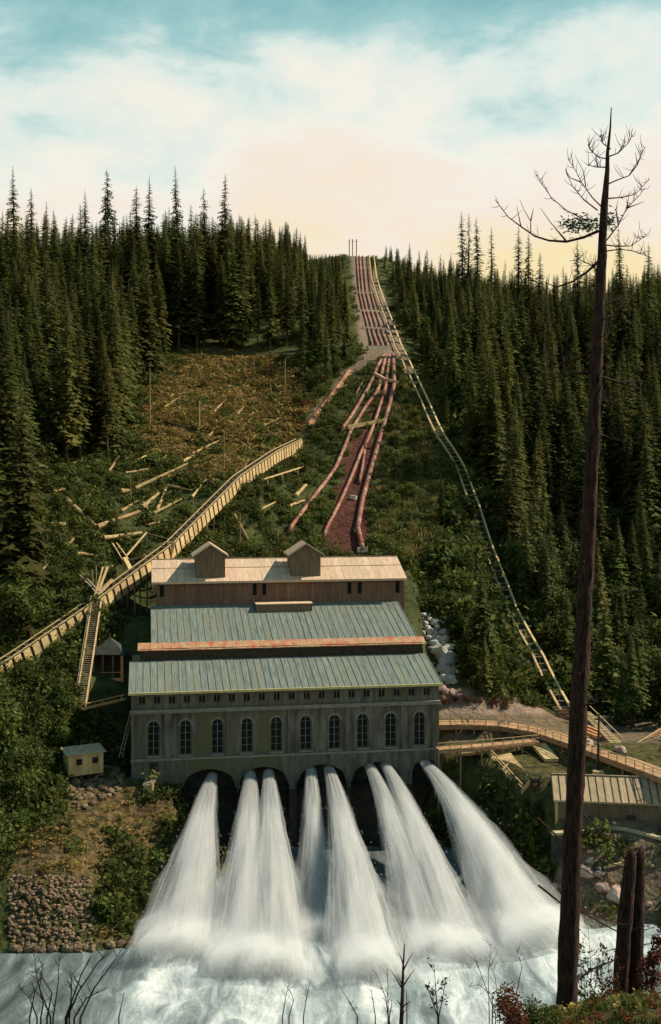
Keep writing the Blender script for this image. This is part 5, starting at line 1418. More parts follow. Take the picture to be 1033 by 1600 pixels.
tk = thing('incline_track', 'long straight cable incline track dropping through the forest right of the penstock', 'railway track', ground_at(886, 1122))
tl_ = ground_line(TRACK, 1.2, step=2.2, smooth=60)
gauge = 1.05
ra, rb_ = MB(), MB(); bed = MB()
for k in range(len(tl_) - 1):
    a, b = tl_[k], tl_[k + 1]; d = Vector((b.x - a.x, b.y - a.y, 0)).normalized(); s = Vector((d.y, -d.x, 0))
    ra.beam(a + s * gauge, b + s * gauge, 0.42, 0.34); rb_.beam(a - s * gauge, b - s * gauge, 0.42, 0.34)
    if a.y < 320 and k % 1 == 0:
        m = MB(); c_ = a - Vector((0, 0, 0.22)); m.beam(c_ - s * (gauge + 0.35), c_ + s * (gauge + 0.35), 0.3, 0.2); m.build('tie', M_['wood_old'], tk)
    if k % 3 == 0 and a.y < 330:
        for sg in (1, -1):
            q = a + s * sg * gauge; g = gz(q.x, q.y)
            if q.z - g > 0.5: m = MB(); m.beam((q.x, q.y, g - 0.4), q, 0.22, 0.22); m.build('post', M_['wood_old'], tk)
ra.build('rail', M_['wood'], tk); rb_.build('rail', M_['wood'], tk)
gr = ground_line([(482, 664), (500, 642), (522, 612), (546, 580)], 0.5)
cw_ = thing('log_crib', 'reddish log crib edging the bench road above the flume', 'crib wall', gr[0])
for j in range(3):
    m = MB(); m.tube([p + Vector((0.3 * j, -0.5 * j, -0.45 * j)) for p in gr], 0.3, n=7, jit=0.1); m.build('log', M_['wood_orange'] if j == 1 else M_['pipe'], cw_)
for k in range(0, len(gr), 1):
    m = MB(); m.beam(gr[k] + Vector((0, 0.8, 0)), gr[k] + Vector((0.4, -1.6, -0.8)), 0.3, 0.3); m.build('tie_log', M_['wood'], cw_)
for x, y, h, lab in ((468, 652, 2.4, 'red-leaved shrub just left of the flume head'), (476, 640, 2.8, 'red-leaved shrub at the bend of the bench road'), (470, 668, 1.8, 'pinkish shrub at the top of the flume')):
    p = ground_at(x, y); R.seed(int(x + y)); pm = broadleaf(600 + x, rad=1.6, hgt=2.6, n=360, leaf=0.4, m='bush_red'); tree('red_shrub', lab, 'red shrubs at the flume head', p, h, pm, cat='bush', H=2.6)

for k_, (x, y, w) in enumerate(((694, 1100, 'at the power house end of'), (712, 1097, 'second along'), (730, 1098, 'third along'), (750, 1101, 'fourth along'), (770, 1104, 'fifth along'), (790, 1108, 'last along'))):
    R.seed(800 + k_); tree('red_shrub', f'low red shrub {w} the pinkish bank above the road deck', 'red shrubs on the pinkish bank', ground_at(x, y), R.uniform(0.9, 1.5), broadleaf(800 + k_, rad=1.9, hgt=1.6, n=300, leaf=0.35, m='bush_red'), cat='bush', H=1.6)
# ------------------------------------------------------------------ right terrace: decks, railings, store, paths
R.seed(4242)
def deck(name, lab, line, width, zdrop, mt, cat='walkway', plank=0.5, rail=True, railmt='wood', railside=1, group=None):
    """A plank deck along a 3-D line; width runs away from the river side of the line."""
    t = thing(name, lab, cat, line[0])
    pts = resample(line, plank)
    e = MB(); hr = MB()
    for k in range(len(pts) - 1):
        a, b = pts[k], pts[k + 1]; d = (b - a); d.z = 0; d.normalize(); s = Vector((-d.y, d.x, 0))
        m = MB(); g = d * 0.02
        m.hexa([a + g - ZUP * 0.1, b - g - ZUP * 0.1, b - g + s * width - ZUP * 0.1, a + g + s * width - ZUP * 0.1, a + g, b - g, b - g + s * width, a + g + s * width]); m.build('plank', M_[mt], t)
        e.beam(a - ZUP * (0.12 + zdrop / 2) - s * 0.06, b - ZUP * (0.12 + zdrop / 2) - s * 0.06, 0.14, zdrop)
        if rail:
            hr.beam(a + ZUP * 1.05 + s * 0.1, b + ZUP * 1.05 + s * 0.1, 0.12, 0.1); hr.beam(a + ZUP * 0.55 + s * 0.1, b + ZUP * 0.55 + s * 0.1, 0.09, 0.08)
            if k % max(1, int(2.2 / plank)) == 0: m = MB(); m.beam(a + s * 0.1 - ZUP * 0.1, a + s * 0.1 + ZUP * 1.12, 0.13, 0.13); m.build('rail_post', M_[railmt], t)
        if k % 6 == 0:
            for o in (0.3, width - 0.3):
                q = a + s * o; gg = gz(q.x, q.y)
                if q.z - gg > 0.3: m = MB(); m.beam((q.x, q.y, gg - 0.4), (q.x, q.y, q.z - 0.11), 0.25, 0.25); m.build('post', M_['wood_old'], t)
    e.build('edge_beam', M_[mt], t)
    if rail: hr.build('handrail', M_[railmt], t)
    return t
deck('road_deck', 'long curving railed road deck along the foot of the hill at right', [P(686, 1133, 194.5), P(730, 1132, 195), P(780, 1134, 194), P(835, 1144, 189), P(880, 1159, 182.5), P(940, 1181, 173.5), P(1000, 1203, 165.5), P(1060, 1226, 158)], 3.6, 0.7, 'wood_deck', 'road deck')
deck('boardwalk', 'straight lower boardwalk with railing beside the power house end', [P(686, 1172, 181), P(740, 1168, 182), P(800, 1163, 184), P(848, 1158, 186)], 2.4, 0.4, 'wood_deck', plank=0.6)
deck('plank_path', 'sloping plank path with side rail ending at the bank edge', [P(818, 1241, 171.5), P(790, 1212, 178), P(762, 1178, 182)], 0, 0, 'wood') if False else None
def path(name, lab, quad, n, mt):
    """A plank path: four pixel corners on the ground (near left, near right, far right, far left)."""
    c = [ground_at(*q[:2]) + Vector((0, 0, 0.6)) for q in quad]
    t = thing(name, lab, 'path', c[0])
    for k in range(n):
        a, b = k / n + 0.004, (k + 1) / n - 0.004
        p = [c[0].lerp(c[3], a), c[1].lerp(c[2], a), c[1].lerp(c[2], b), c[0].lerp(c[3], b)]
        j = Vector((0, 0, R.uniform(-0.02, 0.02)))
        m = MB(); m.hexa([q - ZUP * 0.5 + j for q in p] + [q + j for q in p]); m.build('plank', M_[mt], t)
    return t, c
pt, c4 = path('plank_path', 'broad plank path sloping down to the bank edge in front of the boardwalk', [(816, 1243), (832, 1224), (793, 1176), (757, 1177)], 22, 'wood')
hr = MB()
for k in range(7):
    p = c4[0].lerp(c4[3], k / 6); m = MB(); m.beam(p - ZUP * 0.2, p + ZUP * 1.1, 0.14, 0.14); m.build('rail_post', M_['wood'], pt)
hr.beam(c4[0] + ZUP * 1.1, c4[3] + ZUP * 1.1, 0.14, 0.12); hr.beam(c4[0] + ZUP * 0.55, c4[3] + ZUP * 0.55, 0.1, 0.1); hr.build('handrail', M_['wood'], pt)
path('plank_path', 'short pale plank path leading to the back of the store shed', [(852, 1192), (873, 1191), (853, 1167), (830, 1168)], 12, 'wood')
gbeam('edge_timber', 'pale timber lying along the terrace edge below the boardwalk', 'timber', 718, 1182, 800, 1176, 0.4, 0.4, 'wood', 0.3)
# store shed
sp0 = P(868, 1262, 161.5); sp0.z = gz(sp0.x, sp0.y) - 0.1
sd = thing('store_shed', 'long board store shed with pale seamed roof right of the tall dead tree', 'shed', sp0)
su = Vector((1, -0.13, 0)).normalized(); sv = Vector((0.13, 1, 0)).normalized()
S = lambda a, b, cc: sp0 + su * a + sv * b + Vector((0, 0, cc))
SL, SW, SH = 19.0, 8.5, 3.9
m = MB(); m.box(0, SL, 0.05, SW, -1.0, SH, T=S); m.build('wall', M_['board'], sd)
n = 38
for k in range(n):
    m = MB(); m.box(k * SL / n + 0.012, (k + 1) * SL / n - 0.012, -0.02 - R.uniform(0, 0.02), 0.046, -0.9 + R.uniform(-0.1, 0.1), SH - 0.05, T=S); m.build('plank', M_['board'], sd)
m = MB()
for a in (-0.002, SL + 0.002): m.add([S(a, 0.05, SH - 0.1), S(a, SW, SH - 0.1), S(a, SW / 2 + 0.5, 5.9)], [(0, 1, 2)])
m.build('gable_wall', M_['board'], sd)
m = MB(); m.hexa([S(-0.05, -0.1, SH - 0.05), S(0.35, -0.1, SH - 0.05), S(0.35, -0.02, SH - 0.05), S(-0.05, -0.02, SH - 0.05), S(-0.05, -0.1, -0.9), S(0.35, -0.1, -0.9), S(0.35, -0.02, -0.9), S(-0.05, -0.02, -0.9)]); m.build('corner_board', M_['wood'], sd)
pitched('front', -0.3, SL + 0.4, -0.5, SH - 0.12, SW / 2 + 0.5, 6.0, 19, 0.1, M_['shed_roof'], M_['wood_dark'], sd, sheet='roof_sheet', T=S, seam=0.12)
m = MB(); m.hexa([S(-0.3, SW / 2 + 0.5, 6.0), S(SL + 0.4, SW / 2 + 0.5, 6.0), S(SL + 0.4, SW + 0.5, SH - 0.1), S(-0.3, SW + 0.5, SH - 0.1), S(-0.3, SW / 2 + 0.5, 6.1), S(SL + 0.4, SW / 2 + 0.5, 6.1), S(SL + 0.4, SW + 0.5, SH), S(-0.3, SW + 0.5, SH)]); m.build('roof_slope', M_['shed_roof'], sd)
m = MB(); m.box(-0.3, SL + 0.4, SW / 2 + 0.35, SW / 2 + 0.65, 6.1, 6.25, T=S); m.build('ridge_board', M_['wood_old'], sd)
m = MB(); m.box(-0.3, SL + 0.4, -0.58, -0.51, SH - 0.25, SH + 0.02, T=S); m.build('eave_board', M_['shed_roof'], sd)
m = MB(); m.box(9.6, 11.0, -0.12, -0.045, -0.6, 2.1, T=S); m.build('door', M_['wood_dark'], sd)
# pole, crate, cable drum, timber on the terrace
p = P(934, 1186, 174); p.z = gz(p.x, p.y); t = thing('utility_pole', 'dark wooden pole standing on the road deck right of the dead tree', 'pole', p)
m = MB(); m.tube([p - ZUP * 0.3, P(936, 1116, 174)], [0.2, 0.14], n=7); m.build('post', M_['wood_dark'], t)
m = MB(); m.beam(P(929, 1124, 174), P(943, 1124, 174), 0.16, 0.16); m.build('cross_arm', M_['wood_dark'], t)
p = P(928, 1194, 171); p.z = gz(p.x, p.y) + 0.2; t = thing('wooden_crate', 'small pale crate beside the pole behind the store roof', 'crate', p)
m = MB(); m.box(p.x, p.x + 1.5, p.y, p.y + 1.0, p.z, p.z + 0.9); m.build('body', M_['wood'], t)
for k in range(3): m = MB(); m.box(p.x - 0.03, p.x + 1.53, p.y - 0.05, p.y - 0.004, p.z + 0.05 + k * 0.3, p.z + 0.3 + k * 0.3); m.build('slat', M_['wood'], t)
def steps(name, lab, a, b, n, w, mt):
    t = thing(name, lab, 'stairs', b)
    d = Vector((b.x - a.x, b.y - a.y, 0)).normalized(); s = Vector((d.y, -d.x, 0))
    for k in range(n):
        p = a.lerp(b, (k + 0.5) / n); m = MB(); m.beam(p - s * w / 2, p + s * w / 2, 0.42, 0.12); m.build('tread', M_[mt], t)
    for sg in (1, -1): m = MB(); m.beam(a + s * sg * w / 2 - ZUP * 0.15, b + s * sg * w / 2 - ZUP * 0.15, 0.14, 0.3); m.build('stringer', M_['wood_old'], t)
    m = MB(); m.beam(a - s * w / 2 + ZUP, b - s * w / 2 + ZUP, 0.1, 0.1); m.build('handrail', M_['wood'], t)
    return t
steps('wooden_steps', 'pale wooden steps descending beside the boulders at the right edge of the terrace', P(914, 1112, 199), P(966, 1164, 181.5), 22, 1.7, 'wood')
steps('red_footbridge', 'red slatted footbridge sloping up to the right edge', P(1060, 1126, 197), P(984, 1172, 185), 22, 1.6, 'wood_orange')
for k, (x0, y0, x1, y1, lab) in enumerate(((914, 1134, 936, 1143, 'upper orange beam in the stack left of the pole'), (914, 1139, 935, 1148, 'middle orange beam in the stack left of the pole'), (913, 1144, 934, 1152, 'lowest orange beam in the stack left of the pole'))):
    m = MB(); Y = 190 - k * 1.3; m.beam(P(x0, y0, Y), P(x1, y1, Y - 4), 0.5, 0.45); tag(m.build('stacked_beam', M_['wood_orange']), lab, 'beam', 'orange beams stacked on the terrace')
# station at the foot of the incline track
p = P(884, 1132, 207); p.z = gz(p.x, p.y); t = thing('track_buffer', 'red timber buffer at the foot of the incline track', 'buffer', p)
for k in range(3): m = MB(); m.beam(p + Vector((-1.6, -0.4 * k, 0.4 + 0.55 * (2 - k))), p + Vector((2.2, -0.4 * k - 0.3, 0.4 + 0.55 * (2 - k))), 0.4, 0.4); m.build('timber', M_['pipe'], t)
for o in (-1.2, 1.8): m = MB(); m.beam(p + Vector((o, 0.3, -0.4)), p + Vector((o, 0.3, 2.0)), 0.35, 0.35); m.build('post', M_['wood_orange'], t)
# cable winch at the end of the plank path
p = ground_at(836, 1233); p += Vector((0, 0, 0.25)); t = thing('hand_winch', 'small dark hand winch at the lower end of the plank path', 'winch', p)
for o in (-0.6, 0.6): m = MB(); m.beam(p + Vector((o, -0.5, -0.2)), p + Vector((o, 0, 1.5)), 0.18, 0.18); m.beam(p + Vector((o, 0.5, -0.2)), p + Vector((o, 0, 1.5)), 0.18, 0.18); m.build('frame', M_['wood_dark'], t)
m = MB(); m.tube([p + Vector((-0.55, 0, 1.1)), p + Vector((0.55, 0, 1.1))], 0.42, n=12); m.build('drum', M_['wood_dark'], t)
m = MB(); m.tube([p + Vector((0.65, 0, 1.1)), p + Vector((0.95, 0, 1.1)), p + Vector((0.95, 0.1, 1.8))], 0.06, n=6); m.build('crank', M_['wood_dark'], t)
# retaining wall with pale cap below the store
rw = [P(862, 1302, 158.6), P(900, 1300, 158.8), P(940, 1292, 159.4), P(985, 1296, 158.6), P(1030, 1309, 157), P(1080, 1322, 155.5)]
t = thing('retaining_wall', 'low dark retaining wall with pale coping below the store shed', 'wall', rw[0])
for a, b in zip(resample(rw, 2.0)[:-1], resample(rw, 2.0)[1:]):
    m = MB(); d = (b - a) * 0.006; m.beam(a + d, b - d, 1.0 + R.uniform(-0.1, 0.1), 0.35); m.build('coping_stone', M_['coping'], t)
    zb = min(gz(a.x, a.y - 1.0), gz(b.x, b.y - 1.0)) - 1.2
    m = MB(); m.hexa([Vector((a.x, a.y - 0.35, zb)), Vector((b.x, b.y - 0.35, zb)), Vector((b.x, b.y + 0.35, zb)), Vector((a.x, a.y + 0.35, zb)), a + Vector((0, -0.35, -0.18)), b + Vector((0, -0.35, -0.18)), b + Vector((0, 0.35, -0.18)), a + Vector((0, 0.35, -0.18))]); m.build('wall_block', M_['dark_stone'], t)
gbeam('drift_pole', 'pale pole lying on the rubble below the retaining wall', 'pole', 944, 1360, 972, 1353, 0.3, 0.3, 'wood')

# ------------------------------------------------------------------ rocks
def rock(px, py, s, m, lab, grp, flat=0.75, sink=0.3):
    p = ground_at(px, py); o = bpy.data.objects.new('boulder' if s > 0.85 else 'rubble_stone', R.choice(ROCKS[m])); COL.objects.link(o)
    o.matrix_world = Matrix.LocRotScale(p + Vector((0, 0, s * flat * (0.5 - sink))), Matrix.Rotation(R.uniform(0, 6.28), 3, 'Z').to_quaternion(), Vector((s * R.uniform(0.8, 1.25), s * R.uniform(0.8, 1.2), s * flat)))
    return tag(o, lab, 'rock', grp)
rk = [(690, 1022, 2.6), (700, 1036, 2.0), (678, 1006, 1.7), (668, 985, 1.5), (680, 975, 1.5), (692, 990, 1.6), (672, 968, 1.3), (702, 1052, 1.8), (694, 1062, 1.6), (706, 1066, 1.4), (684, 1012, 1.8), (664, 975, 1.2), (688, 1000, 1.7),
      (676, 992, 1.5), (699, 1014, 1.6), (704, 1028, 1.5), (662, 962, 1.2), (690, 1046, 1.4), (684, 982, 1.2), (696, 1000, 1.3), (670, 998, 1.4), (693, 1034, 1.5), (706, 1044, 1.3), (700, 1060, 1.2)]
rk += [(x + R.uniform(-9, 9), y + R.uniform(-9, 9), R.uniform(0.4, 1.0)) for x, y, s in rk for _ in range(2)]
for x, y, s in rk: rock(x, y, s * R.uniform(0.6, 1.0), 'rock', 'pale grey boulder in the rock pile behind the right end of the power house', 'boulders behind the power house', 0.8)
for x, y, s in ((690, 1078, 1.3), (698, 1084, 1.1), (706, 1082, 1.0), (694, 1090, 0.9), (712, 1090, 0.8)): rock(x, y, s, 'rock_pink', 'pinkish rock on the red bank below the pale boulders', 'pink rocks on the red bank')
for x, y, s, lab in ((914, 1362, 1.4, 'pale rock just right of the dead trunk'), (942, 1388, 1.2, 'yellow rock on the right river bank'), (966, 1402, 1.7, 'tall pale rock beside the twin snag'), (924, 1348, 1.0, 'pinkish rock above the pale rock by the dead trunk'), (868, 1386, 0.7, 'small pale rock left of the dead trunk'), (934, 1366, 0.9, 'pale round rock behind the drift pole')):
    rock(x, y, s, 'rock_pink', lab, 'rocks on the right bank', 0.8)
for k in range(80):
    x, y = R.uniform(862, 1020), R.uniform(1322, 1420)
    rock(x, y, R.uniform(0.2, 0.55), R.choice(('rock_pink', 'rock_brown', 'rock_brown')), 'small rubble stone on the right river bank', 'rubble stones on the right bank')
for k in range(40):
    x, y = R.uniform(905, 985), R.uniform(1100, 1178)
    if y < 1100 + (x - 905) * 0.75 - 4: continue
    rock(x, y, R.uniform(0.4, 1.1), 'rock_pink', 'pinkish stone on the mound beside the wooden steps', 'stones beside the wooden steps')
n_ = 0
for _ in range(4000):                         # the loose rubble heap under the hut
    if n_ >= 130: break
    x, y = R.uniform(98, 198), R.uniform(1196, 1268)
    if not inside(x, y, [(100, 1222), (170, 1190), (192, 1205), (192, 1235), (120, 1270), (104, 1262)]): continue
    n_ += 1; rock(x, y, R.uniform(0.4, 0.84), 'rock_brown', 'brown stone in the rubble heap below the small hut', 'stones of the rubble heap below the hut')
for k in range(34):
    x = R.uniform(14, 240); y = 1484 - max(0, x - 150) * 0.12 + R.uniform(-5, 3)
    rock(x, y, R.uniform(0.3, 0.95), 'rock_brown', 'wet brown rock at the water edge of the left shore', 'rocks along the left shore', 0.7)
# dry stone wall along the left shore: its larger stones, then the small filling
sw = thing('shore_wall', 'rough brown dry stone wall along the river at lower left', 'stone wall', P(80, 1480, 142))
n_ = 0
fill = MB()
for _ in range(3000):
    x, y = R.uniform(14, 150), R.uniform(1368, 1482)
    if x > 150 - 10 * R.random(): continue
    p = ground_at(x, y, 128)
    s = R.uniform(0.22, 0.55)
    big_ = n_ < 290
    if big_:
        o = bpy.data.objects.new('stone', R.choice(ROCKS['rock_brown'])); COL.objects.link(o); o.parent = sw
        o.matrix_local = Matrix.LocRotScale(p - WM[sw.name].translation + Vector((0, -0.1, 0.05)), Matrix.Rotation(R.uniform(0, 6.28), 3, 'Z').to_quaternion(), Vector((s, s * 0.9, s * R.uniform(0.55, 0.9)))); n_ += 1
    else:
        if n_ > 700: break
        n_ += 1; rm_ = ROCKS['rock_brown'][0]; s *= 0.7; an = R.uniform(0, 6.28)
        if n_ % 1 == 0: fill.add([Matrix.Rotation(an, 3, 'Z') @ v.co * s + p for v in rm_.vertices], [tuple(q.vertices) for q in rm_.polygons])
o = fill.build('filling_stones', M_['rock_brown'], sw); o['kind'] = 'stuff'

# ------------------------------------------------------------------ near bank: dead trees, bare shrubs, saplings
R.seed(31337)
def px_line(pts, Y, dy=None):
    return [P(x, y, Y + (dy(i) if dy else 0)) for i, (x, y) in enumerate(pts)]
YD = 42.0
dt = thing('dead_tree', 'tall bare dead tree with dark trunk rising the whole height at right', 'tree', P(885, 1590, YD))
TRK = [(884, 1600, 34), (887, 1520, 32), (890, 1440, 30), (898, 1250, 28), (907, 1050, 26), (918, 850, 23), (928, 650, 20), (936, 500, 17.5), (943, 350, 12.5), (947, 290, 9), (950, 240, 5.5), (953, 200, 3), (955, 168, 1.5)]
mp_ = []
for (x0, y0, w0), (x1, y1, w1) in zip(TRK[:-1], TRK[1:]):
    k = max(1, int(abs(y1 - y0) / 25))
    for i in range(k): mp_.append((x0 + (x1 - x0) * i / k, y0 + (y1 - y0) * i / k, w0 + (w1 - w0) * i / k))
mp_.append(TRK[-1])
m = MB(); m.tube([P(x + R.uniform(-0.7, 0.7), y, YD) for x, y, w in mp_], [w / 2 * YD / F * R.uniform(0.94, 1.06) for x, y, w in mp_], n=16, jit=0.09); m.build('trunk', M_['bark_dead'], dt, smooth=True)
Q = lambda pts: [(750 + a / 2.965, 160 + b / 2.965) for a, b in pts]
LIMBS = [Q([(550, 595), (480, 625), (400, 645), (320, 640), (255, 620), (190, 575), (130, 530), (70, 450)]), Q([(545, 550), (480, 540), (400, 500), (330, 440), (290, 380), (262, 335)]),
         Q([(565, 485), (520, 440), (470, 370), (440, 310), (410, 265)]), Q([(545, 500), (480, 450), (430, 390), (395, 310)]), Q([(585, 300), (540, 300), (500, 290)]), Q([(600, 262), (550, 255), (510, 220), (500, 195)]),
         Q([(604, 215), (570, 190), (555, 150)]), Q([(600, 250), (640, 235), (690, 185), (705, 155)]), Q([(592, 445), (660, 440), (720, 425), (785, 355)]), Q([(590, 380), (635, 360), (690, 340), (730, 290), (750, 230), (765, 210)]),
         Q([(585, 640), (640, 570), (680, 490), (740, 430), (760, 400)]), Q([(580, 660), (640, 668), (700, 665), (750, 630), (775, 610)]), Q([(580, 690), (650, 680), (720, 690), (790, 720)]),
         Q([(550, 735), (490, 790), (430, 830), (360, 855), (300, 835)]), Q([(525, 1145), (450, 1190), (380, 1205), (315, 1220), (280, 1240)]), Q([(520, 1240), (430, 1260), (350, 1275), (300, 1260)]),
         Q([(560, 985), (585, 1010), (600, 1060), (590, 1090)]), Q([(555, 1270), (640, 1295), (720, 1320), (790, 1340)]), Q([(545, 1535), (640, 1565), (730, 1580)]), Q([(520, 1540), (500, 1580), (470, 1600)]),
         [(940, 430), (925, 415), (905, 405), (890, 408)], [(940, 480), (960, 470), (985, 476)], [(930, 620), (950, 628), (975, 618)], [(912, 905), (895, 912), (872, 908)], [(905, 1092), (918, 1100), (935, 1096)]]
TWG = {0: [Q([(235, 605), (235, 550), (205, 500), (185, 450)]), Q([(235, 550), (248, 490)]), Q([(400, 640), (330, 560), (280, 490)]), Q([(190, 575), (170, 480)])], 2: [Q([(490, 390), (480, 320), (440, 245)]), Q([(470, 370), (420, 350), (395, 310)])],
       9: [Q([(690, 340), (740, 260), (760, 265)]), Q([(730, 290), (720, 230)])], 10: [Q([(640, 570), (630, 500), (640, 450)]), Q([(680, 490), (760, 460)]), Q([(680, 490), (690, 430)])], 14: [Q([(315, 1220), (300, 1120), (300, 1050)])], 17: [Q([(640, 1295), (780, 1290)])], 7: [Q([(640, 235), (670, 190), (672, 150)])]}
for k, l in enumerate(LIMBS):
    a, b = -R.choice((0.35, -0.3)), R.uniform(-1.2, 1.2)
    dy = lambda i, n=len(l), b=b: b * i / n
    r0 = 0.06 if k in (0, 13, 14, 15, 17) else 0.029
    m = MB(); m.tube(px_line(l, YD, dy), [max(0.01, r0 * (1 - 0.8 * i / (len(l) - 1))) for i in range(len(l))], n=5)
    lb = m.build('branch', M_['bark_dead'], dt)
    extra = MB()
    for t_ in TWG.get(k, []): extra.tube(px_line(t_, YD, lambda i, b=b: b * 0.5), [0.028 - 0.02 * i / max(1, len(t_) - 1) for i in range(len(t_))], n=4)
    for _ in range(14):
        f = R.uniform(0.25, 0.98) * (len(l) - 1); i = int(f); q = [l[i][0] + (l[i + 1][0] - l[i][0]) * (f - i), l[i][1] + (l[i + 1][1] - l[i][1]) * (f - i)]
        p = P(*q, YD + b * f / len(l)); dv = Vector((R.uniform(-0.35, 0.35), R.uniform(-0.4, 0.4), R.uniform(-0.05, 0.5)))
        extra.tube([p, p + dv * 0.6, p + dv * 1.0 + Vector((R.uniform(-.08, .08), 0, 0.06))], [0.014, 0.01, 0.005], n=3, cap=False)
    extra.build('twig', M_['twig'], lb)['kind'] = 'stuff'
for k in range(26):                               # broken stubs down the trunk
    x, y, w = R.choice(mp_[8:-12]); p = P(x, y, YD); a = R.uniform(0, 6.283); dv = Vector((math.cos(a), math.sin(a), R.uniform(-0.2, 0.35))) * R.uniform(0.45, 0.9)
    m = MB(); m.tube([p, p + dv * 0.6, p + dv], [0.045, 0.03, 0.012], n=5); m.build('stub', M_['bark_dead'], dt)
tf = MB()
for k in range(420):
    if R.random() < 0.8: q = (R.gauss(908, 17), R.gauss(352, 7))
    else: q = (R.gauss(955, 6), R.gauss(342, 8))
    p = P(q[0], q[1], YD + R.uniform(-0.7, 0.7)); a = Vector((R.gauss(0, 1), R.gauss(0, 1), R.gauss(0, 0.5))).normalized(); b = a.cross(Vector((R.gauss(0, 1), R.gauss(0, 1), R.gauss(0, 1)))).normalized()
    tf.add([p - a * 0.09, p + b * 0.03, p + a * 0.12, p - b * 0.03], [(0, 1, 2, 3)])
tf.build('needle_tuft', M_['fir_sky'], dt)['kind'] = 'stuff'
# slender dead boughs crossing in front of the river at right
Z2 = lambda pts: [(700 + a / 3.102, 1200 + b / 3.102) for a, b in pts]
for l, r0 in ((Z2([(590, 140), (660, 230), (740, 310), (840, 370), (905, 400)]), 0.035), (Z2([(430, 240), (530, 330), (600, 375), (700, 430), (860, 485)]), 0.035), (Z2([(520, 330), (570, 420), (640, 480), (740, 540), (860, 575)]), 0.03),
              (Z2([(440, 570), (540, 650), (640, 690), (740, 750), (825, 795)]), 0.045), (Z2([(590, 660), (720, 720), (825, 752)]), 0.03), (Z2([(620, 1035), (700, 975), (810, 930)]), 0.045)):
    m = MB(); m.tube(px_line(l, YD, lambda i: 0.2 + 0.9 * i), [r0 * (1 - 0.5 * i / len(l)) for i in range(len(l))], n=5); lb = m.build('low_branch', M_['bark_dead'], dt)
    m = MB()
    for _ in range(9):
        i = R.randrange(len(l) - 1); f = R.random(); p = P(l[i][0] + (l[i + 1][0] - l[i][0]) * f, l[i][1] + (l[i + 1][1] - l[i][1]) * f, YD + 0.2 + 0.9 * (i + f)); dv = Vector((R.uniform(-0.4, 0.4), R.uniform(-0.3, 0.3), R.uniform(-0.4, 0.5)))
        m.tube([p, p + dv * 0.5, p + dv + Vector((0.05, 0, 0.05))], [0.012, 0.009, 0.004], n=3, cap=False)
    m.build('twig', M_['twig'], lb)['kind'] = 'stuff'
# twin broken snags at the right edge
for lab, l, Y in (('left one of the twin broken trunks at lower right', [(966, 1610, 26), (970, 1540, 25), (976, 1440, 23), (983, 1370, 20), (986, 1338, 17), (987, 1326, 7)], 46.0), ('right one of the twin broken trunks at lower right', [(990, 1610, 25), (992, 1540, 24), (995, 1440, 22), (998, 1370, 19), (1000, 1340, 16), (1003, 1322, 5)], 46.3)):
    t = thing('broken_trunk', lab, 'tree', P(l[0][0], l[0][1], Y), 0, 'broken trunks at lower right')
    mp_ = []
    for (x0, y0, w0), (x1, y1, w1) in zip(l[:-1], l[1:]):
        k = max(1, int(abs(y1 - y0) / 20))
        for i in range(k): mp_.append((x0 + (x1 - x0) * i / k, y0 + (y1 - y0) * i / k, w0 + (w1 - w0) * i / k))
    mp_.append(l[-1])
    m = MB(); m.tube([P(x, y, Y) for x, y, w in mp_], [w / 2 * Y / F for x, y, w in mp_], n=10, jit=0.08); m.build('trunk', M_['bark_dead'], t, smooth=True)
    for k in range(5):
        q = R.choice(mp_[3:-2]); p = P(q[0], q[1], Y); dv = Vector((R.choice((-1, 1)) * R.uniform(0.5, 1.3), R.uniform(-0.3, 0.5), R.uniform(-0.4, 0.5)))
        m = MB(); m.tube([p, p + dv * 0.5 + Vector((0, 0, 0.05)), p + dv], [0.03, 0.02, 0.006], n=4); m.build('branch', M_['bark_dead'], t)
def bare(name, lab, stems, Y, r0, cat='shrub', tw=6, grp=None, leaf=None):
    t = thing(name, lab, cat, P(stems[0][0][0], stems[0][0][1], Y), 0, grp)
    lf = MB()
    for l in stems:
        b = R.uniform(-1, 1)
        pts = [P(x, y, Y + b * i / len(l)) for i, (x, y) in enumerate(l)]
        pts.insert(0, pts[0] + Vector((0, 0, -1.6)))
        m = MB(); m.tube(pts, [max(0.006, r0 * (1 - 0.8 * i / (len(pts) - 1))) for i in range(len(pts))], n=5); s = m.build('stem', M_['twig'], t)
        m = MB()
        for _ in range(tw):
            f = R.uniform(1.1, len(pts) - 1.05); i = int(f); p = pts[i].lerp(pts[i + 1], f - i); L = (pts[-1] - pts[1]).length
            dv = Vector((R.choice((-1, 1)) * R.uniform(0.1, 0.3), R.uniform(-0.15, 0.15), R.uniform(0.15, 0.4))) * L * 0.6
            m.tube([p, p + dv * 0.5 + Vector((0, 0, 0.02)), p + dv], [r0 * 0.35, r0 * 0.22, 0.004], n=3, cap=False)
            if leaf:
                for _k in range(leaf):
                    q = p + dv * R.uniform(0.2, 1.0) + Vector((R.gauss(0, .05), R.gauss(0, .05), R.gauss(0, .05))); a = Vector((R.gauss(0, 1), R.gauss(0, 1), R.gauss(0, 1))).normalized(); c_ = a.cross(Vector((R.gauss(0, 1), 1, 0.3))).normalized(); s_ = R.uniform(0.04, 0.09)
                    lf.add([q - a * s_, q + c_ * s_ * 0.6, q + a * s_, q - c_ * s_ * 0.6], [(0, 1, 2, 3)])
        m.build('twig', M_['twig'], s)['kind'] = 'stuff'
    if leaf: lf.build('leaves', M_['bush' if leaf < 6 else 'bush_red'], t)
    return t
E8 = lambda pts: [(a / 2.5825, 1180 + b / 2.5825) for a, b in pts]
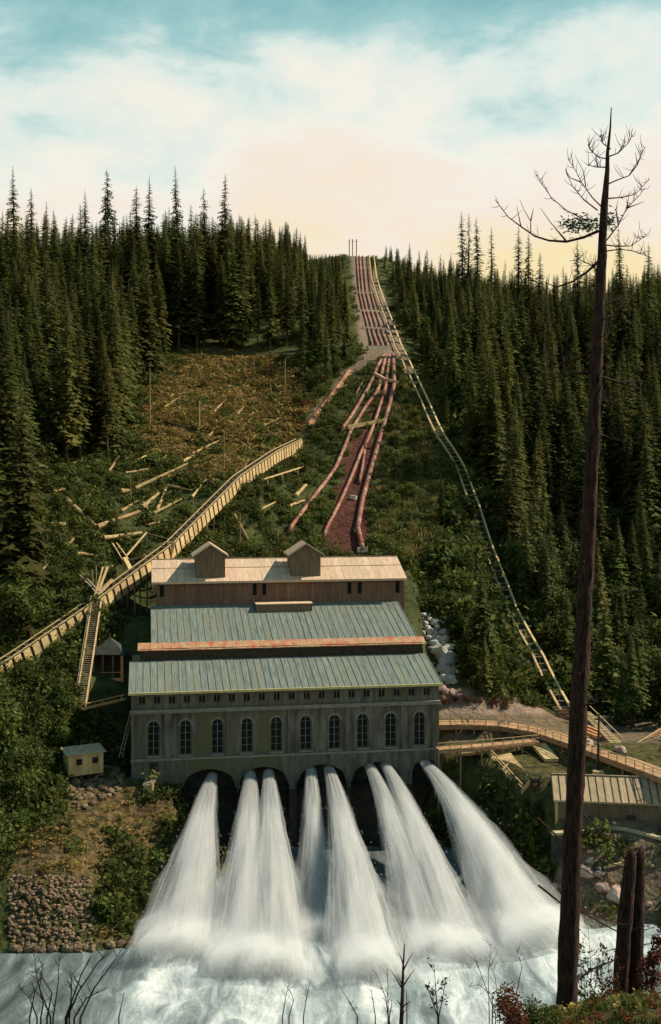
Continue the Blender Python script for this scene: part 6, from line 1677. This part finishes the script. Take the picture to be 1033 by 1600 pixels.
bare('bare_shrub', 'bare leafless shrub at the lower left corner, left clump', [E8([(165, 1060), (175, 1000), (150, 900), (138, 800)]), E8([(215, 1060), (235, 920), (240, 810)]), E8([(190, 1060), (210, 960), (160, 880), (110, 870)]), E8([(205, 1060), (160, 940), (175, 840)]), E8([(150, 1060), (120, 980), (70, 930)]), E8([(120, 1060), (140, 960), (160, 900)])], 34, 0.035, grp='bare shrubs along the near bank')
bare('bare_shrub', 'bare leafless shrub at lower left, right clump leaning right', [E8([(270, 1060), (320, 950), (400, 830), (455, 790)]), E8([(325, 1060), (380, 940), (440, 860), (490, 785)]), E8([(280, 1060), (290, 940), (285, 870)]), E8([(300, 1060), (350, 980), (440, 935)]), E8([(265, 1060), (330, 880), (375, 800)])], 34, 0.04, grp='bare shrubs along the near bank')
E1 = lambda pts: [(200 + a / 1.987, 1160 + b / 1.987) for a, b in pts]
bare('bare_shrub', 'single small twig left of the bottom centre', [E8([(480, 1060), (492, 1000), (500, 960)])], 34, 0.03, tw=1, grp='bare shrubs along the near bank')
bare('bare_shrub', 'sparse twigs at the bottom centre over the white water', [E1([(480, 850), (490, 790), (498, 755)]), E1([(500, 850), (515, 800), (500, 765)]), E1([(545, 850), (555, 790), (566, 742)])], 34, 0.022, grp='bare shrubs along the near bank')
t = bare('spike_snag', 'sharp dark broken spike standing at the bottom centre', [[(627, 1600), (629, 1550), (630, 1512), (632, 1475)]], 34, 0.085, 'snag', tw=8)
bare('bare_shrub', 'fine twigs around the dark broken spike', [E1([(660, 760), (690, 810), (712, 850)])[::-1], E1([(770, 715), (800, 790), (808, 850)])[::-1], E1([(755, 765), (768, 850)])[::-1], E1([(806, 700), (808, 850)])[::-1], E1([(865, 770), (866, 850)])[::-1], E1([(820, 800), (812, 850)])[::-1]], 34.5, 0.028, tw=5, grp='bare shrubs along the near bank')
bare('sapling', 'small bare sapling right of the dark broken spike', [E1([(962, 850), (955, 760), (950, 678)]), E1([(962, 850), (940, 790), (930, 760)]), E1([(965, 850), (978, 790), (985, 740)])], 34.5, 0.028, tw=9, leaf=2, grp='saplings on the near bank')
for lab, x, y0, y1 in (('leafy sapling just right of the dead trunk', 906, 1590, 1462), ('leafy sapling midway between the dead trunk and the twin trunks', 921, 1590, 1450), ('reddish sapling left of the twin trunks', 950, 1590, 1475), ('short leafy sapling near the foot of the twin trunks', 938, 1590, 1500)):
    bare('sapling', lab, [[(x, y0), (x + 3, (y0 + y1) / 2), (x - 2, y1)], [(x + 2, y0), (x + 10, (y0 + y1) / 2 + 15), (x + 14, y1 + 40)], [(x - 2, y0), (x - 8, (y0 + y1) / 2 + 25), (x - 9, y1 + 50)]], 43, 0.03, tw=12, leaf=4 if 'reddish' not in lab else 6, grp='saplings on the near bank')
bare('bare_shrub', 'bare whips rising from the brush mound', [Z2([(200, 1190), (195, 1000), (210, 850)]), Z2([(230, 1190), (160, 1000), (130, 910)]), Z2([(330, 1100), (360, 960), (328, 870)]), Z2([(215, 1100), (150, 1050), (100, 1060)]), Z2([(250, 1190), (230, 1020), (200, 940)])], 38, 0.022, tw=7, grp='bare shrubs along the near bank')
bare('bare_shrub', 'thin wiry twigs on the river bank left of the dead trunk', [Z2([(560, 440), (575, 360), (565, 300)]), Z2([(620, 460), (630, 400), (640, 370)]), Z2([(770, 400), (780, 350), (800, 290)])], 60, 0.025, tw=5, grp='bare shrubs along the near bank')
def near_bush(lab, px, py, Y, rad, hgt, m, seed, n=1500, leaf=0.12):
    p = P(px, py, Y); p.z = max(min(p.z, gz(p.x, p.y)), p.z - 0.8)
    tree('brush_mound', lab, 'brush on the near bank', p, hgt, broadleaf(seed, rad, hgt, n, leaf, m), w=1.0, cat='bush', H=hgt)
near_bush('brown and green brush mound at the bottom right of centre', 798, 1590, 38, 0.95, 1.75, 'bush_red', 701)
near_bush('dark green brush at the foot of the dead tree', 850, 1600, 39, 0.8, 0.9, 'bush', 702)
near_bush('reddish bush at the right edge behind the twin trunks', 1014, 1590, 44, 0.75, 4.2, 'bush_red', 703, 2200)
near_bush('brown undergrowth between the dead tree and the twin trunks', 930, 1604, 42, 0.95, 0.85, 'bush_red', 704)
near_bush('green and brown undergrowth at the foot of the twin trunks', 978, 1606, 44, 0.8, 0.9, 'bush', 705)
near_bush('low brown brush at the bottom edge left of the mound', 742, 1612, 38, 0.7, 0.8, 'bush_red', 706)
for k, (x, Y) in enumerate(((4.5, 39), (7, 38.2), (11, 40), (13, 43), (15, 41.5))):
    pass
nb_, ns_ = [], []
for _ in range(3500):
    x, y = (R.uniform(-30, 30), R.uniform(10, 60)) if R.random() < 0.4 else (R.uniform(2, 20), R.uniform(34, 50))
    z = gz(x, y); q = pix((x, y, z))
    nb_.append((x, y, z - 0.05)); ns_.append(R.uniform(0.16, 0.42))
R.seed(88)
RT = [tuft(311, n=60, m='bush_red'), tuft(312, n=50, spread=1.2, h=0.6, m='brush')]
scatter('bank_undergrowth', nb_, ns_, TUFTS[:2] + RT + [grass_tuft(321), grass_tuft(322, 'brush')], 'low undergrowth on the near bank under the dead tree')
for px, py, lab in ((780, 1340, 'dark'), ):
    pass
